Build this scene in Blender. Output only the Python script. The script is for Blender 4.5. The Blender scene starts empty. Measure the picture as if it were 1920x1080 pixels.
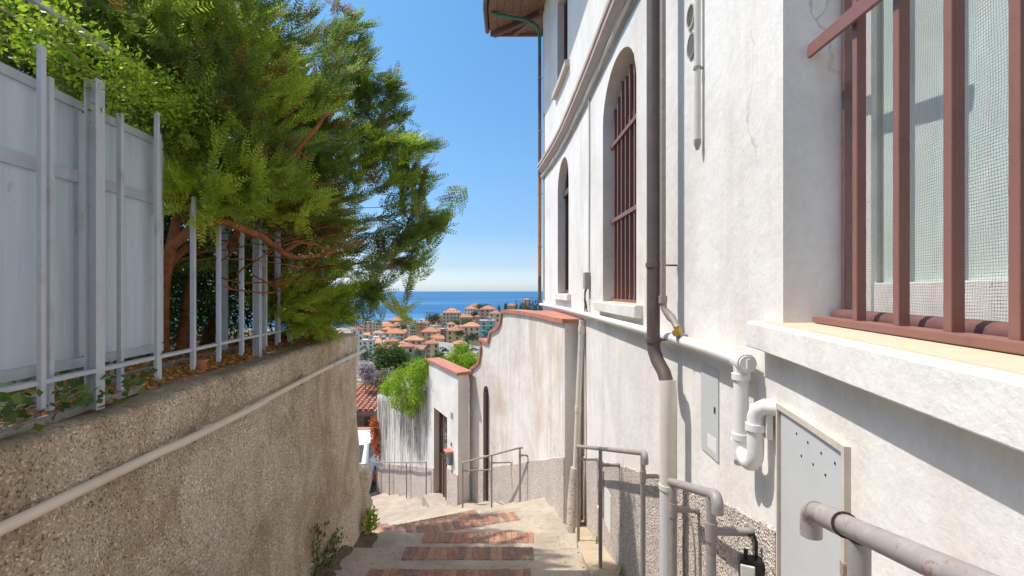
import bpy, math, random
import numpy as np
from mathutils import Vector, Matrix

random.seed(7); RNG = np.random.default_rng(7)
SC = bpy.context.scene
COL = SC.collection
R = math.radians

# ------------------------------------------------------------------ camera
F = 900.0
cam_d = bpy.data.cameras.new('camera'); cam = bpy.data.objects.new('camera', cam_d); COL.objects.link(cam)
cam.location = (0, 0, 0); cam.rotation_euler = (R(90), 0, 0)
cam_d.sensor_width = 36; cam_d.lens = 36 * F / 1920; cam_d.shift_y = 5 / 1920
cam_d.clip_start = 0.05; cam_d.clip_end = 120000
SC.camera = cam
# ------------------------------------------------------------------ world and sun
SUN_EL, SUN_AZ = R(61), R(281.5)
world = bpy.data.worlds.new('World'); SC.world = world; world.use_nodes = True
wn = world.node_tree
bg = wn.nodes['Background']
sky = wn.nodes.new('ShaderNodeTexSky'); sky.sky_type = 'NISHITA'; sky.sun_disc = False
sky.sun_elevation = SUN_EL; sky.sun_rotation = SUN_AZ
sky.air_density = 1.0; sky.dust_density = 1.2; sky.ozone_density = 3.0; sky.altitude = 60
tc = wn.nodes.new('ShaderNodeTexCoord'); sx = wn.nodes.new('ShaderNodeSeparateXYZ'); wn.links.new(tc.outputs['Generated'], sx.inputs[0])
cr = wn.nodes.new('ShaderNodeValToRGB'); wn.links.new(sx.outputs['Z'], cr.inputs[0])          # the same all round the horizon: clear, deep blue coastal sky in view; warm tint added above it to warm the shade
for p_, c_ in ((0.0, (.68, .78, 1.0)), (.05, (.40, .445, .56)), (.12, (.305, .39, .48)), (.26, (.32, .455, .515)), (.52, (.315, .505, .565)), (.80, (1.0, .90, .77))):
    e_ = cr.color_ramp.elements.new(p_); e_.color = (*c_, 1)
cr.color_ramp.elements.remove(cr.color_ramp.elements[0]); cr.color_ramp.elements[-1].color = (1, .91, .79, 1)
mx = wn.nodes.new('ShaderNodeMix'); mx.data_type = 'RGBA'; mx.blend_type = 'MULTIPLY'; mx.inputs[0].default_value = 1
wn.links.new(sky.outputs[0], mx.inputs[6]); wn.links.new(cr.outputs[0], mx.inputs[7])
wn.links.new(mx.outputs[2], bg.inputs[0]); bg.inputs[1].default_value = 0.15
sd = bpy.data.lights.new('sun', 'SUN'); sd.energy = 2.05; sd.angle = R(0.55); sd.color = (1, 0.95, 0.875)
sun = bpy.data.objects.new('sun', sd); COL.objects.link(sun)
tosun = Vector((math.sin(SUN_AZ) * math.cos(SUN_EL), math.cos(SUN_AZ) * math.cos(SUN_EL), math.sin(SUN_EL)))
sun.rotation_euler = tosun.to_track_quat('Z', 'Y').to_euler(); sun.location = (-20, 5, 40)
vs = SC.view_settings; vs.view_transform = 'Standard'; vs.look = 'None'; vs.exposure = 1.3; vs.gamma = 1; vs.use_curve_mapping = False
SC.render.engine = 'CYCLES'
SC.cycles.max_bounces = 10; SC.cycles.diffuse_bounces = 7; SC.cycles.use_denoising = True; SC.cycles.transparent_max_bounces = 12

# ------------------------------------------------------------------ helpers
def P(px, py, Y): return Vector(((px - 960) / F * Y, Y, -(py - 545) / F * Y))

class MB:
    """collects shapes; build() links them as ONE mesh object"""
    def __init__(s): s.v = []; s.f = []; s.sm = []
    def add(s, verts, faces, smooth=False):
        n = len(s.v); s.v += [tuple(v) for v in verts]
        s.f += [tuple(i + n for i in f) for f in faces]; s.sm += [smooth] * len(faces)
    def box(s, c, size, rz=0.0, rot=None):
        hx, hy, hz = [q / 2 for q in size]; c = Vector(c)
        M = rot if rot is not None else Matrix.Rotation(rz, 3, 'Z')
        vs = [c + M @ Vector((x, y, z)) for x in (-hx, hx) for y in (-hy, hy) for z in (-hz, hz)]
        s.add(vs, [(0, 1, 3, 2), (4, 6, 7, 5), (0, 4, 5, 1), (2, 3, 7, 6), (0, 2, 6, 4), (1, 5, 7, 3)])
    def bar(s, a, b, w, h, up=Vector((0, 0, 1))):
        a, b = Vector(a), Vector(b); d = (b - a); L = d.length; d.normalize()
        if abs(d.dot(up)) > .95: up = Vector((1, 0, 0))
        x = d.cross(up).normalized(); z = x.cross(d)
        M = Matrix((x, d, z)).transposed()
        s.box((a + b) / 2, (w, L, h), rot=M)
    def tube(s, pts, r, n=10, caps=True, smooth=True):
        pts = [Vector(p) for p in pts]; k = len(pts)
        rs = r if isinstance(r, (list, tuple)) else [r] * k
        rings = []; prev = None
        for i, p in enumerate(pts):
            t = (pts[min(i + 1, k - 1)] - pts[max(i - 1, 0)])
            if t.length < 1e-9: t = Vector((0, 0, 1))
            t.normalize()
            if prev is None:
                ref = Vector((0, 0, 1)) if abs(t.z) < .9 else Vector((1, 0, 0))
                x = t.cross(ref).normalized()
            else:
                x = prev - t * prev.dot(t)
                x = x.normalized() if x.length > 1e-6 else t.orthogonal().normalized()
            prev = x; y = t.cross(x)
            rings.append([p + (x * math.cos(2 * math.pi * j / n) + y * math.sin(2 * math.pi * j / n)) * rs[i] for j in range(n)])
        vs = [v for ring in rings for v in ring]; fs = []
        for i in range(k - 1):
            for j in range(n):
                a, b = i * n + j, i * n + (j + 1) % n
                fs.append((a, b, b + n, a + n))
        s.add(vs, fs, smooth)
        if caps:
            s.add(rings[0], [tuple(range(n))[::-1]]); s.add(rings[-1], [tuple(range(n))])
    def prism(s, poly, ext):
        """polygon of 3-D points extruded by vector ext"""
        poly = [Vector(p) for p in poly]; ext = Vector(ext); n = len(poly)
        s.add(poly + [p + ext for p in poly], [tuple(range(n))[::-1], tuple(range(n, 2 * n))] + [(i, (i + 1) % n, (i + 1) % n + n, i + n) for i in range(n)])
    def sweep(s, rings, closed=True, caps=True, smooth=False):
        n = len(rings[0]); vs = [p for r_ in rings for p in r_]; fs = []
        for i in range(len(rings) - 1):
            for j in range(n if closed else n - 1):
                a, b = i * n + j, i * n + (j + 1) % n
                fs.append((a, b, b + n, a + n))
        s.add(vs, fs, smooth)
        if caps and closed:
            s.add(rings[0], [tuple(range(n))[::-1]]); s.add(rings[-1], [tuple(range(n))])
    def build(s, name, mat, parent=None, kind=None, origin=None, bevel=0, fix=True):
        me = bpy.data.meshes.new(name); o = bpy.data.objects.new(name, me); COL.objects.link(o)
        V = np.array(s.v, float)
        if parent is not None:
            org = Vector(parent['_o']); o.parent = parent
        else:
            org = Vector(origin) if origin is not None else Vector((float(V[:, 0].mean()), float(V[:, 1].mean()), float(V[:, 2].min())))
            o.location = org
        o['_o'] = list(org)
        me.from_pydata([tuple(q) for q in V - np.array(org)], [], s.f)
        me.polygons.foreach_set('use_smooth', s.sm)
        for m in (mat if isinstance(mat, (list, tuple)) else [mat]): me.materials.append(m)
        if fix:
            import bmesh
            bm = bmesh.new(); bm.from_mesh(me); bmesh.ops.recalc_face_normals(bm, faces=bm.faces)
            bm.to_mesh(me); bm.free()
        if bevel:
            b = o.modifiers.new('bevel', 'BEVEL'); b.width = bevel; b.segments = 2; b.limit_method = 'ANGLE'
        if kind: o['kind'] = kind
        me.update()
        return o

def tag(o, label=None, cat=None, group=None, kind=None):
    if label: o['label'] = label
    if cat: o['category'] = cat
    if group: o['group'] = group
    if kind: o['kind'] = kind
    return o

def thing(name, loc, label, cat, group=None):
    o = bpy.data.objects.new(name, None); COL.objects.link(o); o.location = loc; o['_o'] = list(loc)
    o.empty_display_size = .2
    return tag(o, label, cat, group)

# ------------------------------------------------------------------ materials
def NT(name):
    m = bpy.data.materials.new(name); m.use_nodes = True; nt = m.node_tree
    return m, nt, nt.nodes['Principled BSDF']
def node(nt, t, **kw):
    n = nt.nodes.new(t)
    for k, v in kw.items():
        if k in n.inputs.keys(): n.inputs[k].default_value = v
        else: setattr(n, k, v)
    return n
def ramp(nt, fac, stops):
    r = nt.nodes.new('ShaderNodeValToRGB'); e = r.color_ramp.elements
    while len(e) < len(stops): e.new(.5)
    for i, (p, c) in enumerate(stops): e[i].position = p; e[i].color = (*c, 1) if len(c) == 3 else c
    nt.links.new(fac, r.inputs[0]); return r.outputs[0]
def coords(nt, scale=(1, 1, 1)):
    g = nt.nodes.new('ShaderNodeNewGeometry'); mp = nt.nodes.new('ShaderNodeMapping'); mp.inputs['Scale'].default_value = scale
    nt.links.new(g.outputs['Position'], mp.inputs['Vector']); return mp.outputs[0]
def noise(nt, vec, scale, detail=6, rough=.6, dist=0):
    n = node(nt, 'ShaderNodeTexNoise'); n.inputs['Scale'].default_value = scale; n.inputs['Detail'].default_value = detail
    n.inputs['Roughness'].default_value = rough; n.inputs['Distortion'].default_value = dist
    nt.links.new(vec, n.inputs['Vector']); return n.outputs[0]
def voro(nt, vec, scale, feature='F1', out='Distance'):
    n = node(nt, 'ShaderNodeTexVoronoi'); n.feature = feature; n.inputs['Scale'].default_value = scale
    nt.links.new(vec, n.inputs['Vector']); return n.outputs[out]
def mix(nt, fac, a, b, mode='MIX'):
    m = nt.nodes.new('ShaderNodeMix'); m.data_type = 'RGBA'; m.blend_type = mode
    for sck, v in ((m.inputs[0], fac), (m.inputs[6], a), (m.inputs[7], b)):
        if hasattr(v, 'is_linked'): nt.links.new(v, sck)
        elif isinstance(v, (int, float)): sck.default_value = v
        else: sck.default_value = (*v, 1)
    return m.outputs[2]
def math_(nt, op, a, b=None):
    m = nt.nodes.new('ShaderNodeMath'); m.operation = op
    for i, v in enumerate((a, b)):
        if v is None: continue
        if hasattr(v, 'is_linked'): nt.links.new(v, m.inputs[i])
        else: m.inputs[i].default_value = v
    return m.outputs[0]
def bump(nt, b, height, strength, dist, prev=None):
    n = nt.nodes.new('ShaderNodeBump'); n.inputs['Strength'].default_value = strength; n.inputs['Distance'].default_value = dist
    nt.links.new(height, n.inputs['Height'])
    if prev: nt.links.new(prev, n.inputs['Normal'])
    nt.links.new(n.outputs[0], b.inputs['Normal']); return n.outputs[0]

def simple(name, col, rough=.6, metal=0, var=.12, scale=12, bmp=.1, spec=.4, dirt=None):
    m, nt, b = NT(name); v = coords(nt)
    n1 = noise(nt, v, scale); n2 = noise(nt, v, scale * .15)
    c = mix(nt, ramp(nt, n1, [(.3, (0, 0, 0)), (.7, (1, 1, 1))]), tuple(q * (1 - var) for q in col), tuple(min(1, q * (1 + var)) for q in col))
    if dirt: c = mix(nt, ramp(nt, noise(nt, v, scale * .5, 8, .7), [(.52, (0, 0, 0)), (.72, (1, 1, 1))]), c, dirt)
    nt.links.new(c, b.inputs['Base Color']); b.inputs['Roughness'].default_value = rough; b.inputs['Metallic'].default_value = metal
    b.inputs['Specular IOR Level'].default_value = spec
    if bmp: bump(nt, b, noise(nt, v, scale * 6), bmp, .003)
    return m

def plaster(name, col, stain, warm, amount=.55, streak=True):
    m, nt, b = NT(name); v = coords(nt); vv = coords(nt, (2.2, 2.2, .35))
    big = ramp(nt, noise(nt, v, 1.1, 7, .62, .4), [(.42, (0, 0, 0)), (.72, (1, 1, 1))])
    st = ramp(nt, noise(nt, vv, 1.6, 8, .7, .3), [(.48, (0, 0, 0)), (.68, (1, 1, 1))])
    fine = noise(nt, v, 38, 5, .6)
    c = mix(nt, math_(nt, 'MULTIPLY', big, amount), col, stain)
    c = mix(nt, math_(nt, 'MULTIPLY', st, amount * .8 if streak else 0), c, warm)
    vn = nt.nodes.new('ShaderNodeVectorMath'); vn.operation = 'ADD'; nz = node(nt, 'ShaderNodeTexNoise'); nz.inputs['Scale'].default_value = 3.0; nz.inputs['Detail'].default_value = 5; nt.links.new(v, nz.inputs['Vector'])
    vs2 = nt.nodes.new('ShaderNodeVectorMath'); vs2.operation = 'SCALE'; vs2.inputs['Scale'].default_value = .5; nt.links.new(nz.outputs['Color'], vs2.inputs[0]); nt.links.new(v, vn.inputs[0]); nt.links.new(vs2.outputs[0], vn.inputs[1])
    crk = ramp(nt, voro(nt, vn.outputs[0], .75, 'DISTANCE_TO_EDGE'), [(.0, (1, 1, 1)), (.006, (0, 0, 0))])
    msk = ramp(nt, noise(nt, v, .9, 4), [(.50, (0, 0, 0)), (.60, (.55, .55, .55))])
    c = mix(nt, math_(nt, 'MULTIPLY', crk, msk), c, (.33, .29, .25))
    spot = ramp(nt, noise(nt, v, 3.3, 9, .75, 1.2), [(.60, (0, 0, 0)), (.74, (.5, .5, .5))])
    c = mix(nt, spot, c, stain)
    c = mix(nt, .10, c, ramp(nt, fine, [(.3, (.35, .33, .31)), (.6, (.95, .95, .95))]), 'MULTIPLY')
    nt.links.new(c, b.inputs['Base Color']); b.inputs['Roughness'].default_value = .9; b.inputs['Specular IOR Level'].default_value = .2
    p = bump(nt, b, noise(nt, v, 7, 6, .6), .35, .02)
    p = bump(nt, b, noise(nt, v, 60, 4, .65), .35, .004, p)
    bump(nt, b, voro(nt, v, 16, 'SMOOTH_F1'), .12, .012, p)
    return m

M = {}
M['plaster'] = plaster('white_plaster', (.81, .785, .745), (.60, .565, .53), (.66, .585, .51), .75)
M['plaster_old'] = plaster('stained_plaster', (.78, .74, .69), (.58, .49, .40), (.56, .44, .34), 1.0)
M['plaster_beige'] = plaster('beige_plaster', (.60, .53, .45), (.50, .43, .36), (.55, .46, .36), .5)
M['sill_top'] = plaster('sand_coloured_sill', (.60, .485, .355), (.66, .56, .45), (.52, .40, .28), .7, False)

def dado_mat():
    m, nt, b = NT('pink_granulated_render'); v = coords(nt)
    cell = node(nt, 'ShaderNodeTexVoronoi'); cell.inputs['Scale'].default_value = 105; nt.links.new(v, cell.inputs['Vector'])
    sep = nt.nodes.new('ShaderNodeSeparateColor'); nt.links.new(cell.outputs['Color'], sep.inputs[0])
    c = ramp(nt, sep.outputs[0], [(0, (.07, .06, .055)), (.09, (.34, .28, .25)), (.14, (.62, .51, .45)), (.62, (.70, .59, .52)), (.85, (.78, .70, .63)), (1, (.84, .79, .74))])
    pit = ramp(nt, noise(nt, v, 70, 3, .6), [(.33, (.25, .2, .19)), (.45, (1, 1, 1))])
    c = mix(nt, .6, c, pit, 'MULTIPLY')
    c = mix(nt, ramp(nt, noise(nt, v, 2.5, 6), [(.45, (0, 0, 0)), (.7, (.55, .55, .55))]), c, (.42, .40, .38))
    nt.links.new(c, b.inputs['Base Color']); b.inputs['Roughness'].default_value = .95; b.inputs['Specular IOR Level'].default_value = .15
    p = bump(nt, b, cell.outputs['Distance'], .9, .012)
    bump(nt, b, noise(nt, v, 45, 4), .8, .012, p)
    return m
M['dado'] = dado_mat()

def roughcast():
    m, nt, b = NT('brown_roughcast_render'); v = coords(nt); vv = coords(nt, (1.6, 1.6, .38))
    base = ramp(nt, noise(nt, v, 1.3, 9, .68, .6), [(.36, (.55, .43, .315)), (.5, (.77, .655, .52)), (.62, (.88, .79, .67))])
    streak = ramp(nt, noise(nt, vv, 2.6, 9, .72, .3), [(.50, (0, 0, 0)), (.64, (.32, .32, .32))])
    c = mix(nt, streak, base, (.36, .265, .18))
    moss = ramp(nt, noise(nt, v, 1.15, 9, .75, 1.0), [(.57, (0, 0, 0)), (.69, (.62, .62, .62))])
    c = mix(nt, moss, c, (.20, .165, .115))
    white = ramp(nt, noise(nt, coords(nt, (1.2, 1.2, .7)), 1.7, 9, .74, .8), [(.54, (0, 0, 0)), (.66, (.8, .8, .8))])
    c = mix(nt, white, c, (.80, .73, .65))
    cell = node(nt, 'ShaderNodeTexVoronoi'); cell.inputs['Scale'].default_value = 125; nt.links.new(v, cell.inputs['Vector'])
    sep = nt.nodes.new('ShaderNodeSeparateColor'); nt.links.new(cell.outputs['Color'], sep.inputs[0])
    sp = ramp(nt, sep.outputs[0], [(0, (.25, .22, .20)), (.13, (.82, .80, .77)), (.86, (1.04, 1.02, 1.0)), (1, (1.75, 1.7, 1.6))])
    c = mix(nt, .85, c, sp, 'MULTIPLY')
    pits = ramp(nt, noise(nt, v, 80, 5, .75), [(.38, (.22, .19, .17)), (.45, (1, 1, 1))])
    c = mix(nt, .8, c, pits, 'MULTIPLY')
    g = nt.nodes.new('ShaderNodeNewGeometry'); sz = nt.nodes.new('ShaderNodeSeparateXYZ'); nt.links.new(g.outputs['Position'], sz.inputs[0])
    h = math_(nt, 'ADD', sz.outputs['Z'], math_(nt, 'MULTIPLY', noise(nt, v, 5, 6, .7), .12))
    top = ramp(nt, math_(nt, 'ADD', h, 1.0), [(.535, (0, 0, 0)), (.585, (.85, .85, .85))])
    c = mix(nt, top, c, (.23, .185, .13))                # grime of the weathered top edge
    nt.links.new(c, b.inputs['Base Color']); b.inputs['Roughness'].default_value = .95; b.inputs['Specular IOR Level'].default_value = .12
    p = bump(nt, b, cell.outputs['Distance'], .7, .010)
    p = bump(nt, b, noise(nt, v, 80, 5, .75), 1.0, .014, p)
    bump(nt, b, noise(nt, v, 5, 5, .6), .5, .05, p)
    return m
M['roughcast'] = roughcast()

def concrete(name, a, bcol, dark, crack=True):
    m, nt, b = NT(name); v = coords(nt)
    c = ramp(nt, noise(nt, v, 2.4, 9, .68, .4), [(.32, a), (.62, bcol)])
    c = mix(nt, ramp(nt, noise(nt, v, 5, 9, .75, .5), [(.54, (0, 0, 0)), (.74, (.75, .75, .75))]), c, dark)
    sp = ramp(nt, noise(nt, v, 90, 3, .7), [(.35, (.6, .58, .55)), (.5, (1, 1, 1))])
    c = mix(nt, .6, c, sp, 'MULTIPLY')
    nt.links.new(c, b.inputs['Base Color']); b.inputs['Roughness'].default_value = .92; b.inputs['Specular IOR Level'].default_value = .2
    p = bump(nt, b, noise(nt, v, 80, 5, .7), .5, .006)
    bump(nt, b, noise(nt, v, 6, 6), .35, .03, p)
    return m
M['concrete'] = concrete('worn_step_concrete', (.34, .285, .225), (.48, .415, .335), (.20, .16, .125))
M['ramp'] = concrete('ochre_gutter_concrete', (.42, .325, .22), (.50, .405, .29), (.30, .23, .16))
M['walltop'] = concrete('mossy_wall_top', (.25, .205, .145), (.38, .32, .235), (.16, .135, .095))
M['kerb'] = concrete('grey_kerb', (.26, .24, .22), (.36, .34, .31), (.16, .14, .12))
M['earth'] = concrete('dark_earth', (.10, .075, .05), (.17, .13, .09), (.05, .04, .03))
BR = [simple('brick_red_%d' % i, c, .85, 0, .22, 25, .5, .2, (.33, .27, .215)) for i, c in enumerate([(.38, .185, .12), (.34, .17, .115), (.28, .165, .12), (.42, .235, .155), (.25, .165, .125)])]
M['terracotta'] = simple('terracotta_coping', (.45, .19, .135), .85, 0, .22, 7, .4, .2, (.30, .19, .15))
M['maroon'] = simple('maroon_painted_iron', (.245, .112, .088), .5, 0, .16, 30, .35, .4, (.26, .115, .09))
M['maroon_wood'] = simple('maroon_painted_wood', (.15, .068, .062), .55, 0, .2, 18, .3)
M['brown_wood'] = simple('brown_window_wood', (.13, .068, .05), .5, 0, .2, 15, .2)
M['white_paint'] = simple('white_gloss_paint', (.74, .73, .71), .4, 0, .05, 15, .15, .45, (.62, .60, .56))
M['cream_pipe'] = simple('cream_painted_pipe', (.68, .63, .55), .45, 0, .06, 8, .1, .45, (.58, .52, .44))
M['brown_pipe'] = simple('brown_painted_downpipe', (.13, .095, .088), .42, 0, .15, 8, .15, .45, (.17, .125, .11))
M['green_pipe'] = simple('green_copper', (.05, .22, .15), .5, .2, .2, 14, .2)
M['orange_pipe'] = simple('orange_rust_pipe', (.42, .19, .06), .55, 0, .2, 12, .2)
M['galv'] = simple('grey_taupe_painted_tube', (.38, .345, .32), .45, .1, .12, 14, .25, .45, (.31, .225, .16))
M['galv_light'] = simple('light_grey_conduit', (.58, .56, .53), .45, .0, .06, 10, .1)
M['grey_panel'] = simple('pale_grey_cabinet_paint', (.52, .535, .54), .45, 0, .04, 6, .05, .45, (.48, .49, .49))
M['frame_beige'] = simple('weathered_cabinet_frame', (.55, .49, .42), .7, 0, .15, 12, .2, .3, (.5, .42, .33))
M['black'] = simple('black_plastic', (.012, .012, .013), .4, 0, .1, 20, .05)
M['dark_hole'] = simple('dark_opening', (.012, .010, .009), .9, 0, .1, 20, 0)
M['brass'] = simple('brass_tap', (.55, .33, .08), .35, .8, .15, 40, .1)
M['fence'] = simple('blue_grey_fence_paint', (.43, .475, .55), .5, .0, .07, 10, .12, .45, (.30, .31, .33))
M['sheet'] = simple('blue_grey_sheet', (.58, .635, .69), .5, .0, .05, 3, .06, .45, (.37, .39, .42))
M['pvc'] = simple('beige_pvc_conduit', (.66, .585, .50), .5, 0, .08, 10, .12, .35, (.54, .46, .37))
M['bark'] = simple('reddish_bark', (.25, .10, .045), .9, 0, .4, 18, .8, .1)
M['twig'] = simple('grey_vine_stem', (.34, .29, .24), .9, 0, .3, 30, .3, .1)
M['iron_dark'] = simple('dark_wrought_iron', (.07, .048, .045), .5, .3, .2, 30, .2)
M['pot'] = simple('terracotta_pot', (.42, .15, .09), .8, 0, .1, 20, .2)
M['net'] = simple('grey_wire_net', (.20, .19, .18), .6, .1, .1, 30, 0)
M['roofwood'] = simple('brown_soffit_wood', (.27, .15, .115), .7, 0, .22, 12, .3)

def chipped(name, col, chip, scale, lo, rough, light=None):
    m, nt, b = NT(name); v = coords(nt)
    c = mix(nt, noise(nt, v, 9, 6), tuple(q * .88 for q in col), tuple(min(1, q * 1.1) for q in col))
    if light: c = mix(nt, ramp(nt, noise(nt, v, scale * .35, 7, .7), [(.55, (0, 0, 0)), (.64, (.6, .6, .6))]), c, light)
    c = mix(nt, ramp(nt, noise(nt, v, scale, 7, .72, .5), [(lo, (0, 0, 0)), (lo + .03, (.9, .9, .9))]), c, chip)
    nt.links.new(c, b.inputs['Base Color']); b.inputs['Roughness'].default_value = rough; b.inputs['Specular IOR Level'].default_value = .45
    bump(nt, b, noise(nt, v, scale * 1.5, 5, .7), .25, .002); return m
M['galv'] = chipped('chipped_taupe_painted_tube', (.30, .272, .255), (.27, .175, .11), 34, .575, .48, (.38, .355, .34))
M['white_paint'] = chipped('chipped_white_paint', (.74, .72, .69), (.42, .36, .30), 48, .655, .42, (.80, .79, .77))
M['maroon'] = chipped('flaking_maroon_iron', (.245, .112, .088), (.36, .22, .17), 60, .64, .5, (.20, .085, .07))
def sheet_mat():
    m, nt, b = NT('weathered_blue_grey_sheet'); v = coords(nt); vs_ = coords(nt, (9, 9, .5))
    c = ramp(nt, noise(nt, vs_, 1.2, 6, .6), [(.3, (.36, .425, .505)), (.5, (.50, .59, .69)), (.7, (.57, .66, .755))])
    c = mix(nt, ramp(nt, noise(nt, coords(nt, (14, 14, .8)), 2.4, 7, .7), [(.60, (0, 0, 0)), (.74, (.55, .55, .55))]), c, (.40, .36, .33))
    c = mix(nt, ramp(nt, noise(nt, v, 9, 8, .75), [(.62, (0, 0, 0)), (.72, (.6, .6, .6))]), c, (.30, .26, .24))
    nt.links.new(c, b.inputs['Base Color']); b.inputs['Roughness'].default_value = .5
    bump(nt, b, noise(nt, v, 2.2, 3), .35, .03); return m
M['sheet'] = sheet_mat()
def glass_mat():
    m, nt, b = NT('frosted_green_glass'); v = coords(nt)
    cells = node(nt, 'ShaderNodeTexVoronoi'); cells.inputs['Scale'].default_value = 130; nt.links.new(v, cells.inputs['Vector'])
    c = ramp(nt, noise(nt, v, 2.0, 5), [(.35, (.52, .62, .575)), (.65, (.66, .75, .71))])
    nt.links.new(c, b.inputs['Base Color']); b.inputs['Roughness'].default_value = .18; b.inputs['Specular IOR Level'].default_value = .55
    bump(nt, b, cells.outputs['Distance'], .15, .003)
    return m
M['frosted'] = glass_mat()
m, nt, b = NT('dark_window_glass'); b.inputs['Base Color'].default_value = (.03, .032, .035, 1); b.inputs['Roughness'].default_value = .08; M['darkglass'] = m

def leaf_mat(name, stops, trans=.35, rough=.45):
    m, nt, b = NT(name); a = node(nt, 'ShaderNodeAttribute', attribute_name='tint')
    c = ramp(nt, a.outputs['Fac'], stops)
    nt.links.new(c, b.inputs['Base Color']); b.inputs['Roughness'].default_value = rough; b.inputs['Specular IOR Level'].default_value = .3
    t = node(nt, 'ShaderNodeBsdfTranslucent'); nt.links.new(mix(nt, .5, c, mix(nt, 1, c, (1.6, 1.6, .7), 'MULTIPLY')), t.inputs[0])
    ms = node(nt, 'ShaderNodeMixShader'); ms.inputs[0].default_value = trans
    nt.links.new(b.outputs[0], ms.inputs[1]); nt.links.new(t.outputs[0], ms.inputs[2])
    nt.links.new(ms.outputs[0], nt.nodes['Material Output'].inputs[0]); return m
M['leaf_tree'] = leaf_mat('olive_green_needles', [(0, (.20, .09, .03)), (.06, (.18, .12, .04)), (.12, (.12, .165, .075)), (.42, (.17, .26, .055)), (.7, (.29, .40, .06)), (1, (.46, .56, .08))], .55)
M['leaf_lime'] = leaf_mat('lime_green_leaves', [(0, (.10, .20, .02)), (.5, (.24, .38, .03)), (1, (.42, .52, .05))], .45)
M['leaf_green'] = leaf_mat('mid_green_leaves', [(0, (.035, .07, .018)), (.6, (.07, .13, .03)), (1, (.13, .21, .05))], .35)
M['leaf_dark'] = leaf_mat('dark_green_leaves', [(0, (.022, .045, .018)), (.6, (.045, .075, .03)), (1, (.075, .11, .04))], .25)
M['leaf_grey'] = leaf_mat('grey_green_leaves', [(0, (.06, .09, .05)), (.6, (.11, .15, .085)), (1, (.17, .22, .12))], .3)
M['leaf_red'] = leaf_mat('red_creeper_leaves', [(0, (.38, .07, .03)), (.7, (.50, .11, .05)), (.88, (.42, .28, .04)), (1, (.12, .2, .04))], .4)
M['leaf_pink'] = leaf_mat('mauve_blossom', [(0, (.08, .12, .04)), (.45, (.14, .15, .07)), (.6, (.33, .21, .27)), (1, (.48, .36, .40))], .3)
M['leaf_white'] = leaf_mat('pale_lilac_blossom', [(0, (.10, .12, .06)), (.3, (.45, .38, .48)), (1, (.70, .62, .72))], .3)
M['litter'] = leaf_mat('dry_leaf_litter', [(0, (.16, .07, .025)), (.4, (.46, .21, .06)), (.8, (.66, .36, .10)), (1, (.75, .54, .24))], .15, .7)

# ------------------------------------------------------------------ leaf clouds (vectorised)
def quads_object(name, V, tint, mat, parent=None, origin=None, kind=None):
    """V: (n,4,3) quads, tint (n,)"""
    n = len(V); me = bpy.data.meshes.new(name); o = bpy.data.objects.new(name, me); COL.objects.link(o)
    if parent is not None: org = np.array(parent['_o']); o.parent = parent
    else: org = np.array(origin if origin is not None else V.reshape(-1, 3).mean(0)); o.location = org
    o['_o'] = [float(q) for q in org]
    co = (V - org).reshape(-1, 3).astype(np.float32)
    me.vertices.add(4 * n); me.vertices.foreach_set('co', co.ravel())
    me.loops.add(4 * n); me.loops.foreach_set('vertex_index', np.arange(4 * n, dtype=np.int32))
    me.polygons.add(n); me.polygons.foreach_set('loop_start', np.arange(0, 4 * n, 4, dtype=np.int32))
    a = me.attributes.new('tint', 'FLOAT', 'POINT'); a.data.foreach_set('value', np.repeat(tint, 4).astype(np.float32))
    me.materials.append(mat); me.update(); me.validate()
    if kind: o['kind'] = kind
    return o
def unit(v): return v / np.maximum(np.linalg.norm(v, axis=-1, keepdims=True), 1e-9)
def leaf_quads(c, d, size, ratio=.45, droop=0):
    """diamond leaves at c (n,3) pointing along d (n,3)"""
    n = len(c); d = unit(d); s = unit(np.cross(d, RNG.normal(size=(n, 3)))); nn = np.cross(d, s)
    L = (size if np.ndim(size) else np.full(n, size))[:, None]
    return np.stack([c, c + d * L * .45 + s * L * ratio * .5 + nn * L * .06, c + d * L, c + d * L * .45 - s * L * ratio * .5 + nn * L * .06], 1)
def blob_points(ells, n, shell=.55):
    w = np.array([e[1][0] * e[1][1] * e[1][2] for e in ells]) ** .8; w /= w.sum()
    k = RNG.choice(len(ells), n, p=w); u = unit(RNG.normal(size=(n, 3)))
    r = (shell ** 3 + (1 - shell ** 3) * RNG.random(n)) ** (1 / 3)
    C = np.array([e[0] for e in ells])[k]; S = np.array([e[1] for e in ells])[k]
    return C + u * S * r[:, None], unit(u / S), k
def leaf_blob(name, ells, n, size, mat, parent=None, kind=None, shell=.45, ratio=.5, clump=9, spread=.12, origin=None, bias=None):
    m = max(1, n // clump); c0, nrm, k = blob_points(ells, m, shell)
    rad = np.array([min(e[1]) for e in ells])[k]
    c = np.repeat(c0, clump, 0) + RNG.normal(size=(m * clump, 3)) * (spread * np.repeat(rad, clump))[:, None]
    d = np.repeat(nrm, clump, 0) + RNG.normal(size=(m * clump, 3)) * .9
    if bias is not None: d = d + np.array(bias)
    tint = np.clip(np.repeat(RNG.normal(.5, .2, m), clump) + RNG.normal(0, .13, m * clump), 0, 1)
    return quads_object(name, leaf_quads(c, d, size * RNG.uniform(.6, 1.25, m * clump), ratio), tint, mat, parent, origin, kind)

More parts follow.
